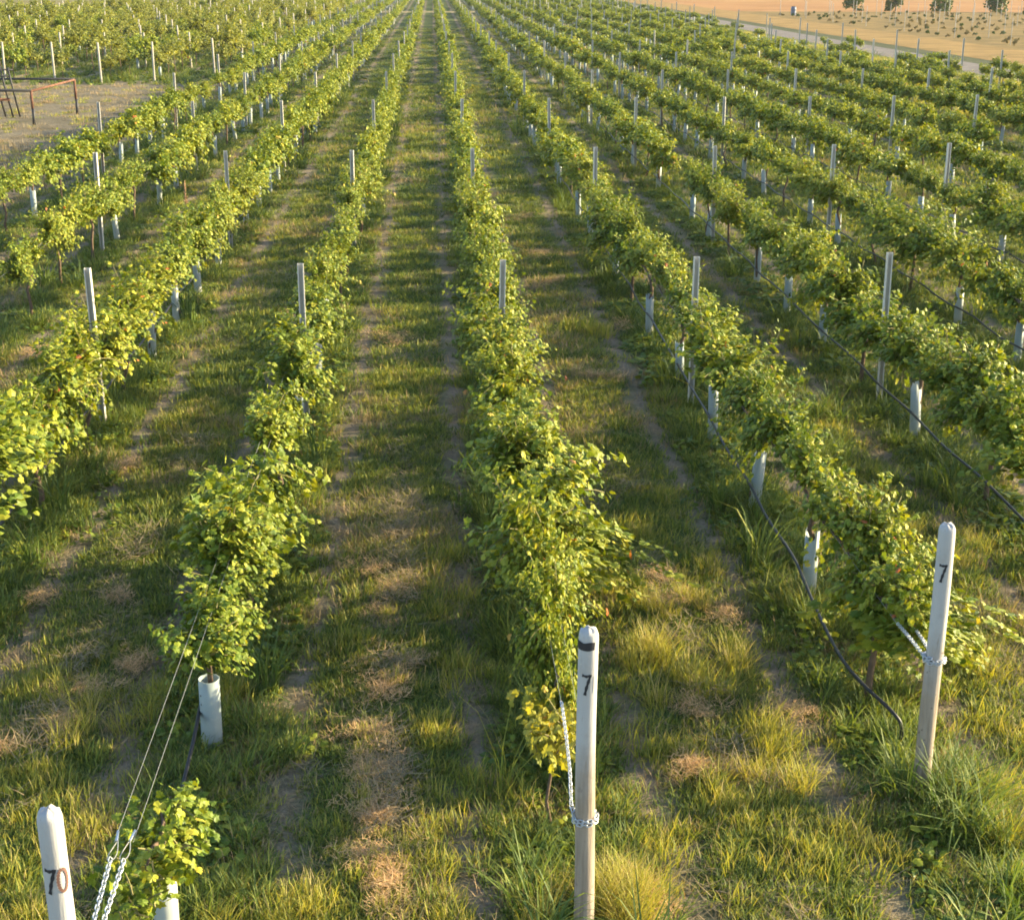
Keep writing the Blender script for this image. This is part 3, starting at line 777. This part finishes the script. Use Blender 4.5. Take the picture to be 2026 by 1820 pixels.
PC = protos('far_post_kind', [STEEL, THIN, WOOD])
scatter('distant_trellis_posts', PC, [(p[0], p[1], 0) for p in pfar], [(0, 0, random.gauss(0, .2)) for _ in pfar], [(1.25, 1.25, 1)] * len(pfar),
        [{'s': 0, 't': 1, 'w': 2}[p[2]] for p in pfar], 'tiny far posts standing in the vine rows', 'posts')

# numbered end posts
def ribbon(mb, pts, w, rad, zc, face, mi=0):
    """a pen stroke (s along the round, z up) laid on a cylinder"""
    n = len(pts); b = len(mb.V)
    for k in range(n):
        p = Vector(pts[k]); t = (Vector(pts[min(k + 1, n - 1)]) - Vector(pts[max(k - 1, 0)])).normalized(); q = Vector((-t.y, t.x)) * w / 2 * (1 + (.22 if w < .03 else .06) * math.sin(k * (1.3 if w < .03 else .5) + w * 900))
        for sg in (-1, 1):
            s = p + q * sg; a = face + s.x / rad
            mb.V.append((rad * math.cos(a), rad * math.sin(a), zc + s.y))
    for k in range(n - 1): mb.F.append((b + 2 * k, b + 2 * k + 1, b + 2 * k + 3, b + 2 * k + 2)); mb.mi.append(mi)
def dense(pts, n=5):
    o = []
    for a, c in zip(pts[:-1], pts[1:]):
        for k in range(n): o.append((a[0] + (c[0] - a[0]) * k / n, a[1] + (c[1] - a[1]) * k / n))
    return o + [pts[-1]]
SEVEN = [(-.024, .056), (.0, .052), (.024, .058), (.013, .02), (.002, -.02), (-.007, -.064)]
ZERO = [(.022 * math.cos(a), .056 * math.sin(a)) for a in np.linspace(PI / 2 + .1, PI / 2 + .1 + 2 * PI, 22)]
PR = .056
def end_post(x, y, m, label, tilt=(0, 0)):
    t = empty('end_post', (x, y, 0)); t.rotation_euler = (tilt[0], tilt[1], 0)
    tag(t, label, 'post', 'numbered round end posts')
    pr = [(PR + .004, -.15), (PR + .002, .5), (PR, 1.2), (PR - .001, 1.93), (PR - .003, 1.95), (PR - .010, 1.972), (PR - .026, 1.983), (.0, 1.987)]
    prof = []
    for (r0, z0), (r1, z1) in zip(pr[:-1], pr[1:]):
        kk = max(1, int(abs(z1 - z0) / .12))
        for q in range(kk): prof.append((r0 + (r1 - r0) * q / kk, z0 + (z1 - z0) * q / kk))
    prof.append(pr[-1])
    mb = MB().lathe(prof, 36)
    rd = random.Random(int(x * 100))
    mb.V = [(a * (1 + .012 * math.sin(c * 7 + x)) + .004 * math.sin(c * 3.1 + x), b * (1 + .012 * math.cos(c * 6)), c + (.006 * math.sin(9 * a / PR + x * 3) + rd.uniform(-.002, .002) if c > 1.96 else 0)) for a, b, c in mb.V]
    obj('shaft', mb.mesh('end_post_shaft', m, True), t)
    face = math.atan2(-y, -x)
    return t, face
def mark(t, name, strokes, mkey, face, zc, rad=PR + .0022):
    mb = MB()
    for pts, w in strokes: ribbon(mb, dense(pts), w, rad, zc, face)
    return obj(name, mb.mesh(name, M[mkey]), t)
def off(pts, dx, dz=0, sx=1.0): return [(p[0] * sx + dx, p[1] + dz) for p in pts]
# s grows to the viewer's right when the angle grows (seen from the camera side)
t0, f0 = end_post(row_x(0), 7.3, M['post0'], 'round white end post marked 7 with a dark band below its top')
mark(t0, 'number_seven', [(off(SEVEN, -.008), .0150)], 'ink', f0, 1.665)
mark(t0, 'faded_digit', [(off([(.0, .05), (-.002, -.05)], .044), .006)], 'ink_faint', f0, 1.665)
mark(t0, 'faded_marks', [([(-.040, .02), (-.052, .005)], .006), ([(-.036, -.02), (-.05, -.03)], .006), ([(.0, .03), (.012, .03)], .005)], 'ink_faint', f0, 1.81)
bm_ = MB()
ribbon(bm_, [(a, .002 * math.sin(a * 70)) for a in np.linspace(-.085, .040, 24)], .048, PR + .0022, 1.895, f0)
obj('dark_band', bm_.mesh('dark_band', M['ink']), t0)
t1, f1 = end_post(row_x(1), 8.77, M['post1'], 'round white end post marked 7 without a band, brown stains below its chain', (0, 0))
mark(t1, 'number_seven', [(off(SEVEN, -.003), .0150)], 'ink', f1, 1.655)
mark(t1, 'faded_digit', [(off([(.0, .03), (-.004, -.05)], .046), .005)], 'ink_faint', f1, 1.655)
t7, f7 = end_post(row_x(-1), 5.6, M['post70'], 'clean white end post marked 70, cut by the bottom of the photo')
mark(t7, 'number_seven', [(off(SEVEN, -.034), .0150)], 'ink', f7, 1.655)
mark(t7, 'number_zero', [(off(ZERO, .024), .0135)], 'ink_brown', f7, 1.657)

# ------------------------------------------------------------------ chains
def link_pts(c, t, nrm, L=.036, Wd=.020, n=12):
    t = t.normalized(); s = t.cross(nrm).normalized(); o = []
    for k in range(n):
        a = 2 * PI * k / n
        cx = math.cos(a); cy = math.sin(a)
        o.append(c + t * (cx * Wd / 2 + (1 if cx > 0 else -1) * (L - Wd) / 2) + s * (cy * Wd / 2))
    return o
def chain(name, path, label, pitch=.027, r=.0030, scale=1.0):
    pts = [Vector(p) for p in path]; seg = []
    ds = [0]
    for a, b in zip(pts[:-1], pts[1:]): ds.append(ds[-1] + (b - a).length)
    mb = MB(); n = int(ds[-1] / (pitch * scale))
    def at(d):
        for k in range(len(ds) - 1):
            if d <= ds[k + 1]: f = (d - ds[k]) / (ds[k + 1] - ds[k] + 1e-9); return pts[k].lerp(pts[k + 1], f), (pts[k + 1] - pts[k]).normalized()
        return pts[-1], (pts[-1] - pts[-2]).normalized()
    for k in range(n):
        c, t = at((k + .5) * pitch * scale)
        ref = Vector((0, 0, 1)) if abs(t.z) < .8 else Vector((0, 1, 0))
        a = t.cross(ref).normalized(); b = a.cross(t).normalized()
        tw = .78 + (PI / 2) * (k % 2) + random.uniform(-.2, .2)
        nr = a * math.cos(tw) + b * math.sin(tw)
        mb.loop(link_pts(c, t, nr, .038 * scale, .021 * scale), r * scale, 6)
    return tag(obj(name, mb.mesh('chain_links', M['chain'], True)), label, 'chain', 'chains wrapped round the end posts')
def wrap(x, y, z, r, a0, turns, rise):
    return [(x + r * math.cos(a0 + u * 2 * PI * turns), y + r * math.sin(a0 + u * 2 * PI * turns), z + rise * u) for u in np.linspace(0, 1, int(26 * turns))]
x = row_x(0)
chain('tension_chain', wrap(x, 7.3, .775, PR + .012, PI * .75, 2.12, .045) + [(x - .075, 7.36, .84), (x - .062, 7.62, .93), (x - .056, 7.95, .97), (x - .05, 8.36, .985)], 'zinc chain wound round the dark-banded post and pulled up to its vine', scale=1.0)
x = row_x(1)
chain('tension_chain', wrap(x, 8.77, 1.00, PR + .012, PI * .7, 2.15, .03) + [(x - .07, 8.86, 1.03), (x - .06, 9.1, 1.01), (x - .05, 9.43, .975)], 'zinc chain wound round the unbanded post marked 7')
chain('tension_chain', wrap(x, 8.77, 1.03, PR + .016, PI * .7, .3, .01) + [(x - .01, 8.87, 1.04), (x + .02, 9.1, 1.01), (x + .05, 9.43, .975)], 'second zinc chain running from the unbanded 7 post into its vine')
x = row_x(-1)
chain('tension_chain', [(x - .02, 5.66, .93), (x - .014, 5.95, .97), (x - .026, 6.2, 1.0), (x - .036, 6.66, 1.042)], 'zinc chain rising beside the 70 post, the left one of its pair', scale=1.12)
chain('tension_chain', wrap(x, 5.6, .93, PR + .012, PI * .5, 1.1, -.02) + [(x + .03, 5.75, .93), (x + .024, 6.2, 1.0), (x + .036, 6.66, 1.042)], 'zinc chain rising beside the 70 post, the right one of its pair', scale=1.12)

# ------------------------------------------------------------------ wires and hoses
def sag_path(x, y0, y1, z, amp=.02, jx=.0, step=1.2):
    o = []; y = y0
    while y < y1:
        ph = (y % VS) / VS
        o.append((x + jx * math.sin(y * 1.7 + x), y, z - amp * math.sin(ph * PI))); y += step
    o.append((x, y1, z)); return o
for i in range(-4, 7):
    xs = row_x(i)
    for sg, nm in ((-1, 'left'), (1, 'right')):
        y0 = {-1: 6.8, 0: 8.35, 1: 9.42}.get(i, max(row_end(i) + .3, 8))
        o = obj('trellis_wire', MB().tube(sag_path(xs + .05 * sg, y0 + .0, 60, 1.04 if i == -1 else .97, .006, 0, 2.4), .0013, 5).mesh('wire', M['wire']))
        tag(o, 'thin steel wire, the %s one of the pair, %s' % (nm, row_name(i)), 'wire', 'trellis wires along the rows')
        if i == -1:
            # the wire ends in a crimped loop hooked through the chain
            L = []
            yb = 6.62
            for a in np.linspace(0, 2 * PI, 18)[:-1]:
                w = .036 * math.sin(a) * (.55 + .45 * math.cos(a)); L.append((xs + .04 * sg - .008 * sg + w, yb + .10 - .10 * math.cos(a), 1.045 + .008 * math.sin(a)))
            mbx = MB().loop(L, .0026, 5); obj('end_loop', mbx.mesh('wire_loop', M['wire']), o)
            obj('crimp_sleeve', MB().tube([(xs + .035 * sg, 6.80, 1.047), (xs + .045 * sg, 6.89, 1.05)], .0075, 8).mesh('crimp', M['chain'], True), o)
def hose(i, pts, label, r=.0145):
    o = obj('drip_hose', MB().tube(pts, r, 8).mesh('hose', M['hose'], True)); tag(o, label, 'hose', 'black drip hoses hanging along the rows'); return o
def smooth_path(ctrl, n=8):
    c = [Vector(p) for p in ctrl]; o = []
    for k in range(len(c) - 1):
        p0, p1, p2, p3 = c[max(k - 1, 0)], c[k], c[k + 1], c[min(k + 2, len(c) - 1)]
        for q in range(n):
            t = q / n
            o.append(.5 * ((2 * p1) + (-p0 + p2) * t + (2 * p0 - 5 * p1 + 4 * p2 - p3) * t * t + (-p0 + 3 * p1 - 3 * p2 + p3) * t ** 3))
    return o + [c[-1]]
h1 = [(3.32, 9.36, .0), (3.325, 9.33, .12), (3.30, 9.32, .24), (3.23, 9.42, .31), (3.15, 9.75, .32), (3.12, 10.3, .29), (3.15, 11.2, .30), (3.20, 12.2, .34), (3.20, 13.3, .31), (3.21, 14.3, .35), (3.22, 15.6, .31), (3.22, 16.7, .36), (3.24, 18.0, .33), (3.24, 20, .36)]
hose(1, smooth_path(h1) + sag_path(3.25, 21.2, 55, .38, .04, .01, .6), 'black hose dropping to the ground near the unbanded 7 post')
h2 = [(5.66, 10.6, .3), (5.68, 12, .28), (5.70, 14.2, .33), (5.70, 15.5, .30), (5.71, 16.8, .33), (5.72, 18.2, .30), (5.72, 19.3, .34), (5.72, 21.5, .31), (5.72, 23.5, .35)]
hose(2, smooth_path(h2) + sag_path(5.73, 24.6, 60, .36, .05, .01, .6), 'black hose sagging between stems, second row right of the dark-banded post')
hose(3, sag_path(row_x(3) - .08, 12, 65, .38, .06, .01, .6), 'black hose sagging between stems, third row right of the dark-banded post')
hose(4, sag_path(row_x(4) - .08, 14, 65, .38, .05, .01, .6), 'black hose sagging between stems, fourth row right of the dark-banded post')
hm = [(-1.80, 7.6, .02), (-1.80, 8.1, .04), (-1.785, 8.7, .12), (-1.77, 9.3, .24), (-1.78, 10.0, .33), (-1.78, 11.2, .32), (-1.78, 12.2, .35)]
hose(-1, smooth_path(hm) + sag_path(-1.78, 13.2, 45, .36, .04, .01, .6), 'black hose lying low behind the 70 post, half hidden by grass')
hose(-2, sag_path(row_x(-2) - .06, 12, 50, .36, .05, .01, .6), 'black hose sagging between stems, second row left of the dark-banded post')

# ------------------------------------------------------------------ rusty frame in the clearing
fr = tag(empty('steel_frame', (-15.9, 58.1, 0)), 'rusty brown and black steel pipe frame standing in the mown clearing', 'metal frame')
def bar(name, pts, m, r=.045): return obj(name, MB().tube([Vector(p) - Vector((-15.9, 58.1, 0)) for p in pts], r, 8).mesh(name, m, True), fr)
B1, B2, B3, B4 = (-14.1, 60.2), (-14.72, 56.0), (-18.2, 60.8), (-18.8, 56.6)
for (bx, by), h in ((B1, 1.34), (B2, 1.22), (B3, 1.32), (B4, 1.22)):
    lg = bar('leg', [(bx, by, .58), (bx, by, h)], M['rust'], .05)
    sh = MB().tube([Vector((bx, by, -.05)) - Vector((-15.9, 58.1, 0)), Vector((bx + .02, by, .60)) - Vector((-15.9, 58.1, 0))], .056, 8)
    obj('leg_sleeve', sh.mesh('leg_sleeve', M['black_steel'], True), lg)
bar('rail', [(*B1, 1.36), (*B3, 1.34)], M['black_steel'], .042); bar('rail', [(*B1, 1.33), (*B2, 1.22)], M['rust'], .042)
bar('rail', [(*B2, 1.24), (*B4, 1.22)], M['black_steel'], .05); bar('rail', [(*B3, 1.33), (*B4, 1.22)], M['rust'], .05)
bar('rail', [(-15.6, 56.3, .90), (*B4, .86)], M['rust'], .05)
lat = MB()
oo = Vector((-15.9, 58.1, 0))
for tx, bx in ((-17.0, -16.82), (-16.68, -16.5), (-16.40, -16.22), (-16.10, -15.96)):
    lat.tube([Vector((bx, 58.8, .05)) - oo, Vector(((tx + bx) / 2, 58.5, 1.0)) - oo, Vector((tx, 58.3, 2.02 - .12 * (tx + 17))) - oo], .036, 6)
for z, a_, b_ in ((1.86, -17.3, -15.95), (1.62, -17.4, -16.05), (1.08, -17.3, -15.85)): lat.tube([Vector((a_, 58.38, z)) - oo, Vector((b_, 58.38, z - .03)) - oo], .034, 6)
obj('lattice', lat.mesh('frame_lattice', M['black_steel'], True), fr)

# ------------------------------------------------------------------ right of the road
def bush(x, y, h, w, seed, m, label, cat, name, grp, n=700):
    r = np.random.RandomState(seed)
    t = tag(empty(name, (x, y, 0)), label, cat, grp)
    nb = 9
    cs = np.stack([r.normal(0, w * .22, nb), r.normal(0, w * .22, nb), h * r.uniform(.02, .85, nb)], -1); rad = w * r.uniform(.16, .28, nb)
    k = r.randint(0, nb, n); dv = r.normal(0, 1, (n, 3)); dv /= np.linalg.norm(dv, axis=1, keepdims=True)
    P = cs[k] + dv * (rad[k] * r.uniform(.5, 1.05, n))[:, None]; P[:, 2] = np.maximum(P[:, 2], .1)
    Nn = dv + r.normal(0, .5, (n, 3)); Nn /= np.linalg.norm(Nn, axis=1, keepdims=True)
    V, F, T = leaf_cloud(P, r.normal(0, 1, (n, 3)), Nn, r.uniform(.16, .34, n) * (h / 3 + .3), np.clip(r.normal(.45, .2, n), 0, 1), LEAF_LO)
    obj('crown', mesh_from('bush_crown', V, F, M[m], T), t)
    mb = MB().tube([(0, 0, -.1), (.03, .02, h * .3), (.0, .05, h * .6)], [.10 * h / 3, .08 * h / 3, .03 * h / 3], 7)
    for a in range(5):
        an = a * 1.3; mb.tube([(0, 0, h * .28), (math.cos(an) * w * .15, math.sin(an) * w * .15, h * .5), (math.cos(an) * w * .28, math.sin(an) * w * .28, h * .72)], [.05 * h / 3, .035 * h / 3, .015 * h / 3], 6)
    obj('trunk', mb.mesh('bush_trunk', M['bark'], True), t)
    return t
names = ['dark round tree, leftmost of the line at the far stubble edge', 'narrow dark tree, second from the left along the far stubble edge', 'broad green tree, third from the left along the far stubble edge',
         'broad green tree, fourth from the left along the far stubble edge', 'small light green tree, fifth from the left along the far stubble edge', 'dark wide tree, rightmost along the far stubble edge']
for k, (bx, by, hh, ww) in enumerate(((59.6, 214, 2.2, 2.4), (65.2, 213, 2.4, 2.2), (70.9, 210, 2.4, 4.0), (76.6, 205, 2.3, 4.0), (79.3, 199, 1.7, 2.0), (84.5, 200, 2.2, 3.6))):
    bush(bx, by, hh, ww, 700 + k, 'bush', names[k], 'tree', 'field_tree', 'trees at the far edge of the stubble field')
yb = []
for k, x in enumerate(np.arange(44, 112, 3.1)):
    y = 86 + random.uniform(0, 2)
    while y < 200:
        if random.random() < .62: yb.append((x + random.gauss(0, .15), y))
        y += 2.6
YB = protos('young_vine_kind', [far_vine(360 + k, 'dryleaf' if k else 'bush', .55, .55) for k in range(3)])
scatter('young_vines', YB, [(a, b, -.15) for a, b in yb], [(0, 0, random.uniform(0, 6.3)) for _ in yb], [(random.uniform(.30, .6), .17, random.uniform(.4, .75)) for _ in yb],
        [random.randrange(3) for _ in yb], 'small brownish young vines dotted over the dry plot beyond the road', 'young vines')
# grey-blue barrel
bt = tag(empty('barrel', (45.7, 192.0, 0)), 'grey-blue upright barrel standing alone in the dry plot beyond the road', 'barrel')
mb = MB().lathe([(.0, 0), (.30, 0), (.31, .05), (.33, .3), (.345, .34), (.33, .38), (.33, .72), (.345, .76), (.33, .8), (.31, 1.05), (.0, 1.07)], 20)
obj('drum', mb.mesh('barrel_drum', M['barrel'], True), bt)
obj('lid', MB().lathe([(.0, 1.072), (.27, 1.072), (.27, 1.11), (.0, 1.115)], 20).mesh('barrel_lid', M['black_steel'], True), bt)
# red car at the end of the road
car = tag(empty('parked_car', (28.4, 272, 0), math.radians(8)), 'red car parked at the far end of the gravel road', 'car')
prof = [(-1.15, .35), (-1.15, .85), (-1.0, .95), (-.85, 1.0), (-.62, 1.45), (.62, 1.45), (.85, 1.0), (1.0, .95), (1.15, .85), (1.15, .35)]
def carbody():
    side = [(-2.1, .35), (-2.15, .7), (-2.0, .95), (-1.2, 1.02), (-.6, 1.45), (.9, 1.47), (1.6, 1.0), (2.1, .92), (2.15, .4)]
    V = []; F = []
    for sx, ins in ((-.86, 1), (-.80, 1), (.80, 1), (.86, 1)):
        pass
    mbx = MB(); n = len(side)
    ws = [.84 if z < 1.1 else .66 for _, z in side]
    for sg in (-1, 1):
        for (yy, z), w in zip(side, ws): mbx.V.append((sg * w, yy, z))
    for k in range(n): mbx.F.append((k, (k + 1) % n, n + (k + 1) % n, n + k)); mbx.mi.append(0)
    mbx.F.append(tuple(range(n))[::-1]); mbx.F.append(tuple(range(n, 2 * n))); mbx.mi += [0, 0]
    return mbx
obj('body', carbody().mesh('car_body', M['red']), car)
obj('rear_window', MB().box((-.6, -.99, 1.08), (.6, -.97, 1.32)).mesh('car_rear_window', M['glass']), car)
for sg in (-1, 1):
    obj('side_window', MB().box((sg * .70 - .06, -.5, 1.08), (sg * .70 + .06, .85, 1.36)).mesh('car_side_window', M['glass']), car)
    for yy in (-1.3, 1.35):
        w = MB().tube([(sg * .70, yy, .32), (sg * .88, yy, .32)], .32, 16); wo = obj('wheel', w.mesh('car_wheel', M['rubber'], True), car)
        obj('rim', MB().tube([(sg * .885, yy, .32), (sg * .895, yy, .32)], .19, 12).mesh('car_rim', M['galv']), wo)
# fence along the far meadow
for k, x in enumerate(np.arange(-74, -17, 5.0)):
    o = obj('fence_post', WOOD, None, (x, 174 + max(0, x + 66) * 1.25, 0)); o.scale = (1, 1, .8)
    tag(o, 'pale thin fence post at the foot of the far meadow', 'fence post', 'fence posts along the far meadow')

# ------------------------------------------------------------------ tall single grasses
def tall_grass(x, y, label, seed, n, h0, h1, w, tint, bend, m='grass', head=False):
    me = tuft(seed, n, .06, h0, h1, w, tint, .07, .35, bend, m)
    t = tag(empty('tall_grass', (x, y, 0)), label, 'tall grass', None)
    obj('blades', me, t)
    if head:
        mb = MB(); rd = random.Random(seed)
        mb.tube([(0, 0, 0), (.02, 0, .6), (.05, 0, 1.15)], .006, 5)
        for k in range(40):
            z = .85 + rd.random() * .5; r = .05 * (1.4 - z) * 2; a = rd.uniform(0, 6.28)
            mb.tube([(.04, 0, z - .06), (.04 + r * math.cos(a), r * math.sin(a), z)], .008, 4)
        obj('seed_head', mb.mesh('seed_head', M['straw_solid']), t)
    return t
M['straw_solid'] = simple('dry_seed_head', (.36, .22, .12), .9, .1, 0, 20, .3)
tall_grass(4.15, 15.9, 'bright green arching grass blades leaning out of the row behind the unbanded 7 post', 801, 16, .9, 1.5, .020, .52, 2.3)
tall_grass(3.75, 17.6, 'pale arching grass stalks above the vines behind the unbanded 7 post', 802, 10, 1.1, 1.5, .012, .66, 1.6)
tall_grass(-4.75, 24.6, 'tall green grass clump beside a pale tube, second row left of the dark-banded post', 803, 22, .6, 1.15, .018, .42, 1.7)
tall_grass(-5.15, 30.5, 'tall brown dry weed with a feathery seed head between the left rows', 804, 8, .5, .9, .010, .8, 1.2, 'grass', True)
tall_grass(8.55, 22.4, 'tall fresh green shoots standing above the third row right of the dark-banded post', 805, 20, .9, 1.55, .018, .46, 1.2)
tall_grass(.40, 8.9, 'long thin green grass blades left of the dark-banded post', 806, 18, .5, .95, .010, .5, 1.5)
# ------------------------------------------------------------------ evening haze
hz, hnt, hout = mat('evening_haze')
pv = N(hnt, 'ShaderNodeVolumePrincipled'); pv.inputs['Color'].default_value = (.92, .93, .90, 1); pv.inputs['Density'].default_value = .00012; pv.inputs['Anisotropy'].default_value = .2
hnt.links.new(pv.outputs[0], hout.inputs['Volume'])
ho = obj('haze', MB().box((-420, -50, -1), (420, 700, 6.2)).mesh('haze', hz)); tag(ho, kind='stuff')

# ------------------------------------------------------------------ light, sky, camera
w = bpy.data.worlds.new('World'); scene.world = w; w.use_nodes = True
nt = w.node_tree; bg = nt.nodes['Background']
sky = nt.nodes.new('ShaderNodeTexSky'); sky.sky_type = 'NISHITA'; sky.sun_disc = False
sky.sun_elevation = SUN_EL; sky.sun_rotation = SUN_AZ; sky.air_density = 1.0; sky.dust_density = 1.0; sky.ozone_density = 1.6; sky.air_density = 1.0
nt.links.new(sky.outputs[0], bg.inputs[0]); bg.inputs[1].default_value = .125
ld = bpy.data.lights.new('sun', 'SUN'); ld.energy = 5.0; ld.angle = math.radians(.5); ld.color = (1.0, .84, .50)
lo = bpy.data.objects.new('sun', ld); COL.objects.link(lo); lo.location = (40, 20, 30)
sd = Vector((math.sin(SUN_AZ) * math.cos(SUN_EL), math.cos(SUN_AZ) * math.cos(SUN_EL), math.sin(SUN_EL)))
lo.rotation_euler = (-sd).to_track_quat('-Z', 'Y').to_euler()

cd = bpy.data.cameras.new('camera'); cd.sensor_width = 36; cd.lens = 36 * FPX / 2026; cd.clip_end = 5000; cd.clip_start = .1
co = bpy.data.objects.new('camera', cd); COL.objects.link(co); co.location = (0, 0, CAM_H)
co.rotation_euler = (PI / 2 - PITCH, 0, -YAW)
scene.camera = co
scene.view_settings.view_transform = 'Standard'; scene.view_settings.look = 'None'
scene.view_settings.exposure = 2.0; scene.view_settings.gamma = 1
scene.cycles.max_bounces = 6; scene.cycles.transparent_max_bounces = 4
scene.cycles.filter_width = 1.8
